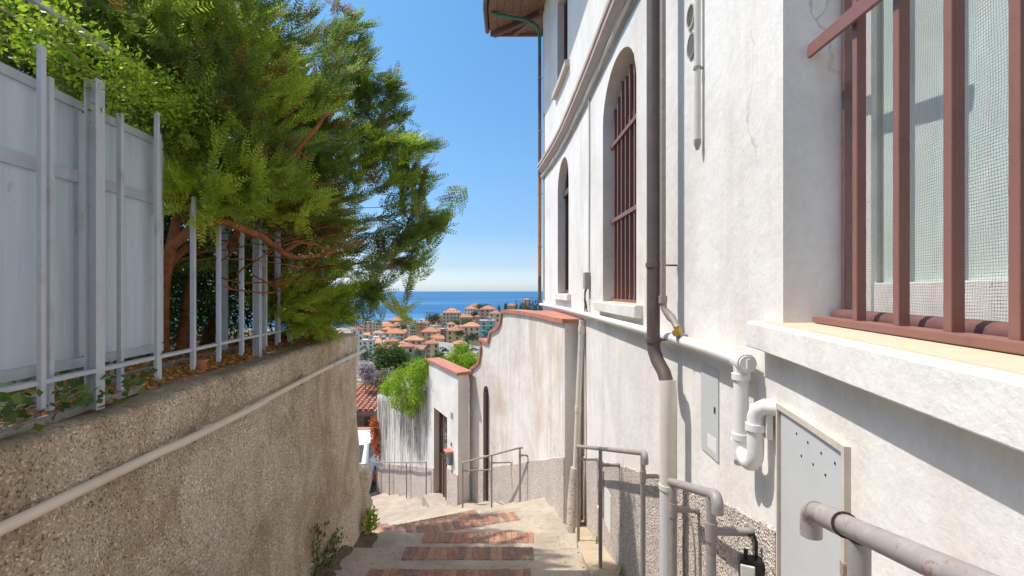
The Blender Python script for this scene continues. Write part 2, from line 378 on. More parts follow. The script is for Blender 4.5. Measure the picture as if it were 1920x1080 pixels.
# ------------------------------------------------------------------ wall curves in plan
def curve(knots):
    ys = np.array([k[0] for k in knots]); xs = np.array([k[1] for k in knots])
    dl = np.gradient(xs, ys)
    def f(Y):
        i = int(np.clip(np.searchsorted(ys, Y) - 1, 0, len(ys) - 2)); h = ys[i + 1] - ys[i]; t = (Y - ys[i]) / h
        if t < 0: return xs[0] + dl[0] * (Y - ys[0])
        if t > 1: return xs[-1] + dl[-1] * (Y - ys[-1])
        return ((2 * t**3 - 3 * t**2 + 1) * xs[i] + (t**3 - 2 * t**2 + t) * h * dl[i] + (-2 * t**3 + 3 * t**2) * xs[i + 1] + (t**3 - t**2) * h * dl[i + 1])
    return f
HW = curve([(-9, .10), (-6, .12), (-3, .22), (-1.2, .40), (0, .62), (1.0, .82), (1.55, .93), (1.85, .978), (2.2, 1.002), (2.6, 1.012), (3.1, 1.01), (3.6, 1.0), (4.3, .975), (5.3, .95), (6.1, .925), (7.0, .89), (7.65, .86), (8.5, .795), (9.32, .71), (9.95, .64)])
GW = curve([(6.15, .68), (7.8, .35), (9.15, -.20), (10.28, -.88)])
DW = curve([(10.05, -1.13), (10.73, -1.46), (11.98, -2.06), (13.0, -2.67), (14.9, -4.18)])
def slope(f, Y): return (f(Y + .02) - f(Y - .02)) / .04
def wp(Y, off, z, f=None):
    f = f or HW; s = slope(f, Y); n = math.hypot(1, s)
    return Vector((f(Y) - off / n, Y + off * s / n, z))
def Yat(px, f, off=0, lo=.3, hi=16):
    t = (px - 960) / F
    g = lambda Y: wp(Y, off, 0, f).x - t * wp(Y, off, 0, f).y
    ys = np.linspace(lo, hi, 400); v = [g(y) for y in ys]
    for i in range(399):
        if v[i] * v[i + 1] <= 0:
            a, b_ = ys[i], ys[i + 1]
            for _ in range(30):
                c = (a + b_) / 2
                if g(a) * g(c) <= 0: b_ = c
                else: a = c
            return a
    return None
def frange(a, b, st): n = max(1, int(round(abs(b - a) / st))); return [a + (b - a) * i / n for i in range(n + 1)]
def wall_sweep(mb, prof, Y0, Y1, f, st=.12, caps=True, smooth=False):
    mb.sweep([[wp(Y, o, z(Y) if callable(z) else z, f) for o, z in prof] for Y in frange(Y0, Y1, st)], True, caps, smooth)

# ------------------------------------------------------------------ terrain, sea
SEA_Z = -95.0
def terrain_z(x, Y):
    t = x / max(Y, 5)
    base = np.interp(Y, [0, 13, 25, 60, 120, 250, 400, 700, 1000, 1350, 1600], [-4, -6.2, -9.5, -15, -24, -44, -59, -66, -78, -95.5, -102])
    ridge = np.interp(Y, [0, 250, 450, 620, 800, 1100, 1400], [0, 0, 12, 26, 26, 12, 0]) * float(np.clip((t + .17) / .2, 0, 1.25))
    bay = np.interp(Y, [0, 600, 900, 1200], [0, 0, 0, 8]) * float(np.clip((-t - .2) / .2, 0, 1))
    return float(base + ridge - bay)
mb = MB()
rows = [0, 8, 13, 18, 25, 40, 60, 90, 120, 180, 250, 320, 400, 500, 600, 700, 800, 900, 1000, 1150, 1350, 1600]
for Y in rows:
    for t in np.linspace(-1.3, 1.3, 41):
        x = t * max(Y, 30); mb.v.append((x, Y + 8.5 if Y < 8 else Y + 3, terrain_z(x, Y) if Y > 13 else -6.3))
for i in range(len(rows) - 1):
    for j in range(40):
        a = i * 41 + j; mb.f.append((a, a + 1, a + 42, a + 41)); mb.sm.append(True)
m, nt, b = NT('hillside_ground'); v = coords(nt)
nt.links.new(ramp(nt, noise(nt, v, .03, 8, .7), [(.40, (.06, .08, .035)), (.48, (.16, .15, .09)), (.55, (.40, .33, .26))]), b.inputs['Base Color']); b.inputs['Roughness'].default_value = 1
M['hill'] = m
mb.build('hillside', M['hill'], kind='structure')

m, nt, b = NT('blue_sea'); v = coords(nt, (.00012, .0005, 1)); v2 = coords(nt, (.02, .06, 1))
band = noise(nt, v, 3.5, 7, .6, .3)
c = ramp(nt, band, [(.36, (.004, .06, .17)), (.48, (.010, .10, .24)), (.58, (.025, .14, .29)), (.68, (.09, .23, .37))])
nt.links.new(c, b.inputs['Base Color']); b.inputs['Roughness'].default_value = .42; b.inputs['Specular IOR Level'].default_value = .35
bump(nt, b, noise(nt, v2, 6, 6), .6, 2.0)
M['sea'] = m
mb = MB()
ang = np.linspace(R(-75), R(75), 25)
for r_ in (500, 3000, 12000, 60000):
    for a in ang: mb.v.append((r_ * math.sin(a), r_ * math.cos(a), SEA_Z))
for i in range(3):
    for j in range(24): q = i * 25 + j; mb.f.append((q, q + 1, q + 26, q + 25)); mb.sm.append(False)
mb.build('sea', M['sea'], kind='structure')

# ------------------------------------------------------------------ stairway
LW = lambda Y: -1.5 - .0589 * Y                      # lane face of the retaining wall
GND = -8.0
nos = [(-1.3 - .7 * k, -1.24 + .15 * k) for k in range(11, 0, -1)] + [(-1.3, -1.24), (-.6, -1.39), (.1, -1.54), (.8, -1.69), (1.5, -1.84), (2.2, -2.0), (2.9, -2.16), (3.6, -2.32), (4.3, -2.493), (5.0, -2.667), (5.75, -2.894)]
lines = []                                           # nosing lines: (left xy, right xy, z)
for Y, z in nos: lines.append((Vector((LW(Y) - .1, Y)), Vector((1.25, Y)), z))
lines.append((Vector((-2.1, 5.82)), Vector((.9, 6.80)), -3.0))
lines.append((Vector((-2.1, 6.10)), Vector((.6, 7.27)), -3.1))
u = Vector((-.50, .866)).normalized(); vv_ = Vector((.88, .47)).normalized()
c0 = Vector((-.9, 6.62)); z0 = -3.1
for k in range(1, 15):
    tread = .56 if k < 9 else .7
    c0 = c0 + u * tread; z0 -= .46 if k == 1 else .216 if k < 9 else .2
    uu = Vector((-.55 - .012 * k, .83)).normalized(); vv_ = Vector((uu.y, -uu.x))
    lines.append((c0 - vv_ * 3.2, c0 + vv_ * 2.2, z0))
mb = MB()
for i in range(1, len(lines)):
    a0, a1, za = lines[i - 1]; b0, b1, zb = lines[i]
    n = 14; top = []
    for k in range(n + 1):
        t = k / n; p = a0.lerp(a1, t); q = b0.lerp(b1, t); j = random.uniform(-.006, .006)
        q2 = q + (q - p).normalized() * j
        top.append((p, q2))
    V = []; 
    for p, q in top:
        d = (q - p); rr = min(.02, d.length * .1); qn = q - d.normalized() * rr
        V += [(p.x, p.y, zb + .012), (qn.x, qn.y, zb), (q.x, q.y, zb - .014), (q.x, q.y, zb - .45)]
    fs = []
    for k in range(n):
        for j in range(3): a = k * 4 + j; fs.append((a, a + 1, a + 5, a + 4))
    mb.add(V, fs)
stairs = mb.build('stairway', M['concrete'], kind='structure', origin=(0, 5, -2.7))
# gutter ramp along the house wall, a little proud of the treads
mb = MB()
gz = lambda Y: float(np.interp(Y, [q[0] for q in nos] + [6.6, 7.2], [q[1] + .006 for q in nos] + [-3.0, -3.12]))
rngs = []
for Y in frange(-8, 6.2, .1):
    w = .25 + .02 * math.sin(Y * 3.1) - max(0, Y - 5.2) * .12; xr = HW(Y)
    rngs.append([(xr - w, Y, gz(Y) - .02), (xr - w + .02, Y, gz(Y)), (xr + .03, Y, gz(Y) + .012), (xr + .03, Y, gz(Y) - .4), (xr - w, Y, gz(Y) - .4)])
mb.sweep(rngs); mb.build('gutter_path', M['ramp'], kind='structure')

# bricks on the nosings
def brick_mesh(mat):
    mb = MB(); mb.box((0, 0, 0), (.0555, .244, .05))
    o = mb.build('brick', mat, origin=(0, 0, 0)); me = o.data
    import bmesh
    bm = bmesh.new(); bm.from_mesh(me); bmesh.ops.bevel(bm, geom=[e for e in bm.edges], offset=.004, segments=1, affect='EDGES'); bm.to_mesh(me); bm.free()
    bpy.data.objects.remove(o); return me
BM = [brick_mesh(q) for q in BR]
def brick_row(a, b, z, n, skew=0.0):
    """n bricks between a and b (2-D, far edges on the nosing)"""
    a, b = Vector(a), Vector(b); d = (b - a) / n; e = d.normalized(); back = Vector((e.y, -e.x))
    for k in range(n):
        p = a + d * (k + .5) + back * (.128 + random.uniform(-.003, .003))
        o = bpy.data.objects.new('brick', random.choice(BM)); COL.objects.link(o); o.parent = stairs
        o.location = (p.x, p.y - 5, z - .0155 + random.uniform(-.002, .003) + 2.7)
        o.rotation_euler = (random.uniform(-.01, .01), random.uniform(-.02, .02), math.atan2(e.y, e.x) + random.uniform(-.012, .012))
        o.scale = (min(1.12, d.length / .0575 * .955), 1, 1)
for Y, z, x0, x1 in ((2.2, -2.0, -1.2, .1), (2.9, -2.16, -1.25, .12), (3.6, -2.32, -1.25, .14), (4.3, -2.493, -1.27, .167), (5.0, -2.667, -1.10, .222), (5.75, -2.894, -1.04, .256)):
    brick_row((x0, Y - .008), (x1, Y - .008), z, int(round((x1 - x0) / .064)))
def on_line(l, x): t = (x - l[0].x) / (l[1].x - l[0].x); return l[0].lerp(l[1], t)
brick_row(on_line(lines[22], -1.35), on_line(lines[22], .03), -3.0, 22)
brick_row(on_line(lines[23], -1.75), on_line(lines[23], -.52), -3.1, 20)
for k in range(24, 31):
    l = lines[k]; m_ = l[0].lerp(l[1], 3.2 / 5.4); e = (l[1] - l[0]).normalized()
    brick_row(m_ - e * .85, m_ + e * .10, l[2], 15)

# ------------------------------------------------------------------ retaining wall on the left
WT = -.49; YE = 5.75
rw = thing('retaining_wall', (-1.7, 3, -2.4), 'long brown roughcast retaining wall below the grey fence', 'wall')
mb = MB()
def lump(y, z): return .018 * math.sin(2.1 * y + 1.3 * z) + .012 * math.sin(5.3 * y - 3.7 * z + 1) + .006 * math.sin(13 * y + 9 * z)
zs = list(np.linspace(-3.6, WT - .06, 30)) ; prof = [(0, z) for z in zs] + [(-.003, WT - .035), (-.012, WT - .015), (-.030, WT - .004), (-.085, WT)]
rg = []
for Y in frange(-8.5, -1.4, .3)[:-1] + frange(-1.4, YE, .09):
    rr = []
    for o, z in prof:
        fl = max(0, (-2.2 - z)) * .07 * (Y / 5.0 if Y > 2 else .4)
        rr.append((LW(Y) + o + lump(Y, z) * (1 if z < WT - .1 else .5) + fl, Y, z + (0.012 * math.sin(Y * 1.9) + .008 * math.sin(Y * 5.1) if z > WT - .1 else 0)))
    rg.append(rr)
mb.sweep(rg, closed=False, caps=False, smooth=True)
# end face
last = rg[-1]; mb.add(last + [(x - .32 if False else -2.3, y + .02, z) for x, y, z in last], [(i, i + 1, i + 1 + len(last), i + len(last)) for i in range(len(last) - 1)])
mb.build('wall', M['roughcast'], rw)
mb = MB()
for Ya, Yb in zip(frange(-8.5, YE, .25)[:-1], frange(-8.5, YE, .25)[1:]):
    zz = lambda y: WT + .012 * math.sin(y * 1.9) + .008 * math.sin(y * 5.1)
    mb.add([(LW(Ya) - .083, Ya, zz(Ya) - .001), (LW(Yb) - .083, Yb, zz(Yb) - .001), (-2.62 - .06 * Yb, Yb, WT), (-2.62 - .06 * Ya, Ya, WT)], [(0, 1, 2, 3)])
mb.build('wall_top', M['walltop'], rw)
# conduit along the wall with sockets and clips
pz = lambda Y: -.728 + .006 * math.sin(Y * 1.7)
mb = MB(); mb.tube([(LW(Y) + .035 + (.014 if 2.2 < Y < 3.2 else 0) + .004 * math.sin(2.6 * Y), Y, pz(Y)) for Y in frange(-1.2, 5.9, .12)], .021, 12)
mb.build('conduit', M['pvc'], rw)
for Y in (2.52, 2.95, 3.15, 4.7):
    mb = MB(); mb.tube([(LW(Y) + .04, Y - .035, pz(Y)), (LW(Y) + .04, Y + .035, pz(Y))], .0245, 12); mb.build('conduit_socket', M['pvc'], rw)
for Y in (1.2, 2.45, 3.9, 5.2):
    mb = MB(); mb.box((LW(Y) + .016, Y, pz(Y)), (.012, .025, .085)); mb.tube([(LW(Y) + .02, Y, pz(Y) + .036), (LW(Y) + .034, Y, pz(Y) + .036)], .007, 6); mb.tube([(LW(Y) + .02, Y, pz(Y) - .036), (LW(Y) + .034, Y, pz(Y) - .036)], .007, 6)
    mb.build('conduit_clip', M['galv'], rw)
# ragged masonry stub at the foot of the wall's far end
mb = MB()
st = [[(-1.845 + .02 * math.sin(k * 2.1 + a) + (.06 if k < 3 else 0) + dx, 5.80 + .28 * dy + .03 * math.sin(k * 3 + a), -3.4 + k * .12) for a, (dx, dy) in enumerate(((.0, 0), (.055, .35), (.06, 1), (-.4, 1), (-.4, 0)))] for k in range(11)]
mb.sweep(st, True, True); mb.build('masonry_stub', M['roughcast'], rw)
# terrace behind the fence
mb = MB(); mb.add([(-2.0, -8.5, WT - .03), (-3.05, 6.2, WT - .03), (-60, 6.2, WT - .03), (-60, -8.5, WT - .03)], [(0, 1, 2, 3)])
mb.add([(-3.05, 6.2, WT - .03), (-60, 6.2, WT - .03), (-60, 6.2, -9), (-3.05, 6.2, -9)], [(0, 1, 2, 3)])
mb.add([(-2.2, 5.78, WT - .01), (-3.05, 6.2, WT - .03), (-3.05, 6.2, -9), (-2.2, 5.78, -9)], [(0, 1, 2, 3)])
mb.build('garden_terrace_ground', M['earth'], kind='structure')
mb = MB(); mb.sweep([[(-1.86 - .097 * Y, Y, WT - .02), (-1.86 - .097 * Y, Y, WT + .045), (-1.80 - .097 * Y, Y, WT + .05), (-1.80 - .097 * Y, Y, WT - .02)] for Y in frange(-.5, 5.2, .3)])
tag(mb.build('kerb', M['kerb']), 'low grey concrete kerb behind the fence bars', 'kerb')
mb = MB(); mb.bar((-1.66, 1.45, WT + .012), (-1.83, 2.35, WT + .012), .035, .03); tag(mb.build('concrete_strip', M['kerb']), 'thin grey concrete strip lying at the feet of the fence bars', 'strip')

# ------------------------------------------------------------------ fence
FX = lambda Y: -1.53 - .097 * Y
fence = thing('fence', (FX(3), 3, WT), 'blue grey metal bar fence with sheet panels on the retaining wall', 'fence')
frz = math.atan2(.097, 1)
for Y in (.42, 1.98, 3.53, 5.07):
    mb = MB(); x = FX(Y); h = .87 if Y < 3 else 1.0
    M3 = Matrix.Rotation(frz, 3, 'Z')
    for (dx, dy, sx, sy) in ((-.021, 0, .006, .048), (.021, 0, .006, .048), (0, 0, .036, .006)):    # an H section
        c = Vector((x, Y, (WT + h) / 2)) + M3 @ Vector((dx, dy, 0)); mb.box(c, (sx, sy, h - WT), rot=M3)
    mb.build('post', M['fence'], fence, bevel=.001)
for zr, w, h, o in ((-.328, .034, .016, .006), (1.22, .03, .03, -.28)):
    mb = MB(); mb.bar((FX(-.3) + o, -.3, zr), (FX(5.15) + o, 5.15, zr), w, h); mb.build('rail', M['fence'], fence, bevel=.001)
for Y, d in ((.75, .024), (.84, -.03), (1.1, .024), (1.19, -.03), (1.40, .024), (1.49, -.03), (1.705, .024), (1.80, -.03), (2.17, -.03), (2.343, .024), (2.44, -.03), (2.66, .024), (2.745, -.03), (2.935, .024), (3.03, -.03), (3.24, .024), (3.335, -.03), (3.62, .024), (3.70, -.03), (3.88, .024), (3.96, -.03), (4.16, .024), (4.24, -.03), (4.44, .024), (4.52, -.03), (4.72, .024), (4.8, -.03)):
    mb = MB(); zt = .87 if d > 0 else .80
    if Y > 2.5: zt = .52 if Y < 3.4 else .9
    zb = WT + (.07 if d > 0 else .04)
    mb.box((FX(Y) + d, Y, (zb + zt) / 2), (.017 if d > 0 else .02, .021, zt - zb), frz); mb.build('bar', M['fence'], fence, bevel=.0015)
PX = lambda Y: FX(Y) - .095
for a, b_ in ((-.3, .38), (.4, 1.21), (1.23, 2.03), (2.05, 2.56)):
    mb = MB(); mb.bar((PX(a), a, .235), (PX(b_), b_, .235), .004, 1.10); s = mb.build('sheet_panel', M['sheet'], fence)
    for o, z, w, h in ((.009, .775, .014, .035), (.009, -.30, .014, .04), (.008, .475, .012, .05)):
        mb = MB(); mb.bar((PX(a) + o, a + .002, z), (PX(b_) + o, b_ - .002, z), w, h); mb.build('panel_trim', M['fence'], s)
    for q in (a + .02, b_ - .02):
        mb = MB(); mb.box((PX(q) + .009, q, .237), (.016, .03, 1.02), frz); mb.build('panel_batten', M['fence'], s)
for Y in (.2, 3.6, 5.1):
    mb = MB(); mb.box((FX(Y) - .28, Y, (WT + 1.2) / 2), (.04, .04, 1.2 - WT), frz); mb.build('back_post', M['fence'], fence)

# ------------------------------------------------------------------ house on the right
house = thing('house', (1.6, 4.5, -2.6), 'tall white plastered house with barred windows along the right of the steps', 'house')
HZ0, HZ1 = -4.2, 6.1
def arch(Y0, Y1, zs_, rise): return lambda Y: zs_ + rise * math.sqrt(max(0, 1 - ((Y - (Y0 + Y1) / 2) / ((Y1 - Y0) / 2)) ** 2))
W2 = (3.83, 5.05); W3 = (7.40, 8.42); W4 = (7.50, 8.45); W1 = (.36, 1.69); CB = (1.245, 1.70)
holes = [(W1[0], W1[1], -.118, lambda Y: 1.9), (W2[0], W2[1], -.115, arch(*W2, 1.72, .44)), (W3[0], W3[1], -.055, arch(*W3, 1.72, .46)), (W4[0], W4[1], 3.52, lambda Y: 5.05)]
Ys = set(frange(-9, -1.2, .4) + frange(-1.2, 9.95, .12))
for a, b_, _, _ in holes: Ys |= set(frange(a, b_, (b_ - a) / 18))
Ys = sorted(Ys); Ys = [y for i, y in enumerate(Ys) if i == 0 or y - Ys[i - 1] > 1e-4]
mb = MB()
for Ya, Yb in zip(Ys[:-1], Ys[1:]):
    hs = sorted([h for h in holes if Ya >= h[0] - 1e-6 and Yb <= h[1] + 1e-6], key=lambda h: h[2])
    lo = (HZ0, HZ0)
    for h in hs + [None]:
        hi = (h[2], h[2]) if h else (HZ1, HZ1)
        pts = [(Ya, lo[0]), (Yb, lo[1]), (Yb, hi[1]), (Ya, hi[0])]
        mb.add([wp(Y, 0, z) for Y, z in pts], [(0, 1, 2, 3)], True)
        if h: lo = (h[3](Ya), h[3](Yb))
DEP = .20
for Y0, Y1, z0_, top in holes:
    yy = frange(Y0, Y1, (Y1 - Y0) / 18)
    loop = [(Y0, z0_)] + [(y, top(y)) for y in yy] + [(Y1, z0_)]
    out = [wp(y, 0, z) for y, z in loop]
    inn = [wp(y, -DEP - .08, z) for y, z in loop]
    n = len(loop); mb.add(out + inn, [(i, (i + 1) % n, (i + 1) % n + n, i + n) for i in range(n)])
e0, e1 = wp(-9, 0, 0), wp(9.95, 0, 0)
for a, b_ in (((e1.x, e1.y), (7, 11.5)), ((7, 11.5), (7, -9)), ((7, -9), (e0.x, e0.y))):
    mb.add([(a[0], a[1], HZ0), (b_[0], b_[1], HZ0), (b_[0], b_[1], HZ1), (a[0], a[1], HZ1)], [(0, 1, 2, 3)])
mb.build('wall', M['plaster'], house, fix=False)
# dado
dz = lambda Y: float(np.interp(Y, [-9, -1.2, .9, 1.24, 1.7, 2.17, 3.65, 5.4, 6.0], [1.4, -.25, -.70, -.80, -.862, -.962, -1.375, -1.885, -2.1]))
mb = MB()
def dado_strip(f, Y0, Y1, ztop, zbot):
    rr = []
    for Y in frange(Y0, Y1, .035):
        j = random.uniform(-.004, .004) + .007 * math.sin(Y * 5)
        rr.append([wp(Y, -.01, zbot, f), wp(Y, .014, zbot, f), wp(Y, .014, ztop(Y) + j - .008, f), wp(Y, .003, ztop(Y) + j, f), wp(Y, -.01, ztop(Y) + j, f)])
    mb.sweep(rr, True, True)
dado_strip(HW, -8.9, 1.22, dz, -3.5); dado_strip(HW, 1.725, 6.3, dz, -4)
mb.build('dado', M['dado'], house)
# cornice
mb = MB()
wall_sweep(mb, [(-.01, 2.44), (.05, 2.44), (.075, 2.47), (.10, 2.50), (.10, 2.55), (.115, 2.56), (.115, 2.61), (.06, 2.63), (-.01, 2.63)], -1.2, 9.98, HW)
mb.build('cornice', simple('pinkish_cornice_paint', (.52, .40, .345), .8, 0, .12, 6, .2, .2, (.40, .30, .25)), house)
mb = MB(); wall_sweep(mb, [(-.01, 2.325), (.04, 2.325), (.055, 2.35), (.055, 2.385), (-.01, 2.40)], -1.2, 9.97, HW)
mb.build('string_course', M['plaster_old'], house)
for off, z, r_ in ((.062, 2.375, .006), (.02, 2.30, .007), (.07, 2.41, .005)):
    mb = MB(); mb.tube([wp(Y, off, z + .008 * math.sin(Y * 6 + off * 90)) for Y in frange(-1, 9.9, .15)], r_, 6); mb.build('cable', M['galv'], house)
# sills
def sill(Y0, Y1, z0_, z1_, pr, mats, f=HW):
    mb = MB(); wall_sweep(mb, [(-.12, z0_), (pr, z0_), (pr, z1_ - .006), (pr - .008, z1_), (-.12, z1_ + .003)], Y0, Y1, f, .1)
    s = mb.build('window_sill', mats[0], house, bevel=.004)
    mb = MB(); wall_sweep(mb, [(-.13, z1_ - .02), (pr - .025, z1_ - .02), (pr - .025, z1_ + .004), (-.13, z1_ + .008)], Y0 + .03, Y1 - .03, f, .1); mb.build('sill_top', mats[1], s)
sill(.1, 1.86, -.216, -.118, .068, (M['plaster'], M['sill_top']))
sill(3.66, 5.22, -.21, -.115, .065, (M['plaster'], M['sill_top']))
sill(7.18, 8.62, -.15, -.055, .06, (M['plaster'], M['sill_top']))
sill(7.3, 8.62, 3.42, 3.52, .075, (M['plaster_beige'], M['plaster_beige']))
# near window: white frame, frosted pane, wire net
wf = MB()
def rect_bars(mb, Y0, Y1, z0_, z1_, dep, w, th, extra=()):
    a = lambda Y: wp(Y, -dep, 0)
    for Y in (Y0 + w / 2, Y1 - w / 2): p = a(Y); mb.box((p.x, p.y, (z0_ + z1_) / 2), (th, w, z1_ - z0_), -math.atan(slope(HW, Y)))
    for z in (z0_ + w / 2, z1_ - w / 2):
        p, q = a(Y0 + w), a(Y1 - w); mb.bar((p.x, p.y, z), (q.x, q.y, z), th, w)
rect_bars(wf, .38, 1.665, -.075, 1.88, .235, .10, .04)
p = wp(1.585, -.215, 0); wf.box((p.x, p.y, .9), (.018, .07, 1.94), -math.atan(.2))
win = wf.build('window', M['white_paint'], house, bevel=.004)
mb = MB(); a, b_ = wp(.46, -.245, 0), wp(1.57, -.245, 0); mb.bar((a.x, a.y, .90), (b_.x, b_.y, .90), .006, 1.84); mb.build('pane', M['frosted'], win)
mb = MB()   # wooden base bar, rounded
mb.tube([wp(Y, -.175, -.09) for Y in frange(.37, 1.68, .1)], .028, 10); mb.build('bottom_moulding', M['maroon_wood'], win)
mb = MB(); a = wp(1.675, -.20, 0); mb.box((a.x, a.y, .9), (.03, .02, 2.0), -math.atan(.2)); mb.build('side_moulding', M['maroon_wood'], win)
mb = MB(); g = .0072; dn = .18
def netp(Y, z): return wp(Y, -dn - .006 * math.sin(9 * Y + 3 * z) - .004 * math.sin(17 * z), z)
def ribbon(mb, pts, w, vert):
    n = len(pts); V = []
    for i, p in enumerate(pts):
        t = (pts[min(i + 1, n - 1)] - pts[max(i - 1, 0)]).normalized(); e = Vector((0, 0, 1)) if not vert else Vector((.2, .98, 0)); o = e * w / 2; k = Vector((-.98, .2, 0)) * w * .5
        V += [p - o, p + k, p + o]
    mb.add(V, [(i * 3 + j, i * 3 + j + 1, i * 3 + j + 4, i * 3 + j + 3) for i in range(n - 1) for j in range(2)])
Y = .40
while Y < 1.66: ribbon(mb, [netp(Y, z) for z in np.linspace(-.075, 1.3, 12)], .0007, True); Y += g
z = -.07
while z < 1.3: ribbon(mb, [netp(Y, z) for Y in np.linspace(.40, 1.66, 9)], .0007, False); z += g
mb.build('wire_net', M['net'], win, kind='stuff', fix=False)
# near grille
mb = MB(); a, b_ = wp(.33, -.105, -.098), wp(1.66, -.105, -.098); mb.bar(a, b_, .05, .022); gr = mb.build('window_grille', M['maroon'], house, bevel=.003)
def grille_Y(px, dep):
    t = (px - 960) / F; best = None
    for Y in np.linspace(.3, 6, 4000):
        q = wp(Y, -dep, 0); d = abs(q.x / q.y - t)
        if best is None or d < best[0]: best = (d, Y)
    return best[1]
for px in (1611, 1690, 1789, 1917, 2085, 2300):
    Y = grille_Y(px, .105); p = wp(Y, -.105, 0)
    mb = MB(); mb.box((p.x, p.y, .90), (.0255, .0255, 1.98), -math.atan(slope(HW, Y))); mb.build('bar', M['maroon'], gr, bevel=.002)
a = wp(1.69, -.085, .835); b_ = wp(grille_Y(1690, .105), -.075, .76); d = b_ - a
mb = MB(); mb.bar(a, a + d * 1.06, .012, .045); mb.build('crossbar', M['maroon'], gr, bevel=.002)
# arched barred window
def arched(Y0, Y1, z0_, spring, rise, dep, mat, paneM, mull=True):
    f = arch(Y0, Y1, spring, rise); mb = MB()
    yy = frange(Y0 + .01, Y1 - .01, (Y1 - Y0) / 14); w = .07
    loop = [(Y0 + .003, z0_)] + [(y, f(y) - .003) for y in yy] + [(Y1 - .003, z0_)]
    f2 = arch(Y0 + w, Y1 - w, spring, rise - w * .8); yy2 = frange(Y0 + w, Y1 - w, (Y1 - Y0 - 2 * w) / 14)
    loop2 = [(Y0 + w, z0_ + w)] + [(y, f2(y)) for y in yy2] + [(Y1 - w, z0_ + w)]
    n = len(loop)
    A = [wp(y, -dep, z) for y, z in loop]; B = [wp(y, -dep, z) for y, z in loop2]; C = [wp(y, -dep - .05, z) for y, z in loop2]
    mb.add(A + B + C, [(i, (i + 1) % n, (i + 1) % n + n, i + n) for i in range(n)] + [(i + n, (i + 1) % n + n, (i + 1) % n + 2 * n, i + 2 * n) for i in range(n)])
    mid = (Y0 + Y1) / 2
    if mull:
        p = wp(mid, -dep + .005, 0); mb.box((p.x, p.y, (z0_ + spring) / 2), (.05, .10, spring - z0_), -math.atan(slope(HW, mid)))
        a, b_ = wp(Y0 + .01, -dep + .01, spring - .05), wp(Y1 - .01, -dep + .01, spring - .05); mb.bar(a, b_, .05, .09)
    w_ = mb.build('window', mat, house)
    mb = MB(); pts = [wp(y, -dep - .03, z) for y, z in loop]; mb.add(pts, [tuple(range(n))]); mb.build('pane', paneM, w_)
    return w_
arched(*W2, -.115, 1.72, .44, .22, M['brown_wood'], M['darkglass'])
arched(*W3, -.055, 1.72, .46, .13, M['brown_wood'], M['darkglass'])
mb = MB(); a, b_ = wp(W2[0] + .01, -.11, -.095), wp(W2[1] - .01, -.11, -.095); mb.bar(a, b_, .04, .025); gr = mb.build('window_grille', M['maroon'], house, bevel=.003)
for k in range(8):
    Y = W2[0] + .09 + k * (W2[1] - W2[0] - .18) / 7; p = wp(Y, -.11, 0); zt = 1.66 + .36 * math.sqrt(max(0, 1 - ((k - 3.5) / 4) ** 2)) + .04 * (k % 2)
    mb = MB(); mb.box((p.x, p.y, (zt - .1) / 2), (.028, .028, zt + .1), -math.atan(slope(HW, Y))); mb.build('bar', M['maroon'], gr, bevel=.002)
for z in (.72, 1.50):
    mb = MB(); mb.bar(wp(W2[0] - .005, -.085, z), wp(W2[1] + .005, -.085, z), .012, .04); mb.build('crossbar', M['maroon'], gr, bevel=.002)
# upper window
mb = MB()
for Y in (W4[0] + .04, (W4[0] + W4[1]) / 2, W4[1] - .04): p = wp(Y, -.14, 0); mb.box((p.x, p.y, 4.28), (.05, .08, 1.5), -math.atan(slope(HW, Y)))
for z in (3.57, 4.99): mb.bar(wp(W4[0], -.14, z), wp(W4[1], -.14, z), .05, .08)
w_ = mb.build('window', M['brown_wood'], house)
mb = MB(); mb.bar(wp(W4[0], -.165, 4.28), wp(W4[1], -.165, 4.28), .01, 1.5); mb.build('pane', M['darkglass'], w_)
# eaves at the far corner
mb = MB(); EZ = 5.82
outer = lambda Y: HW(min(Y, 9.95)) - 1.13 if Y < 9.95 else HW(9.95) - 1.13 + .03 * (Y - 9.95)
def eave_strip(o0, o1, z, th, Y0, Y1):
    mb = MB(); rr = []
    for Y in frange(Y0, Y1, .3):
        x0 = (HW(min(Y, 9.95))); rr.append([(x0 - o0, Y, z), (x0 - o1, Y, z), (x0 - o1, Y, z + th), (x0 - o0, Y, z + th)])
    mb.sweep(rr); return mb
for k in range(7):
    a = -.02 + k * .165; eave_strip(a, a + .159, EZ + .03 * (k % 2) * .3, .03, 3.5, 10.85).build('soffit_board', M['roofwood'], house)
for Y in (5.2, 6.2, 7.2, 8.2, 9.2):
    x = HW(Y); mb = MB(); mb.bar((x, Y, EZ - .05), (x - 1.08, Y, EZ - .05), .09, .10); mb.build('rafter', M['roofwood'], house)
mb = MB(); mb.bar((HW(9.95), 9.95, EZ - .06), (HW(9.95) - 1.05, 10.8, EZ - .06), .10, .11); mb.build('hip_rafter', M['brown_wood'], house)
mb = MB(); mb.bar((HW(9.95) + .1, 9.75, EZ - .05), (HW(9.95) - .6, 10.8, EZ - .05), .08, .09); mb.build('rafter', M['roofwood'], house)
mb = MB(); mb.bar((HW(9.95) + .3, 10.87, EZ + .02), (HW(9.95) - 1.13, 10.87, EZ + .02), .05, .16); mb.build('fascia_board', M['roofwood'], house)
mb = MB(); mb.tube([(HW(min(Y, 9.95)) - 1.20, Y, EZ + .06) for Y in frange(3.5, 10.9, .3)], .05, 10); mb.build('gutter', M['brown_pipe'], house)
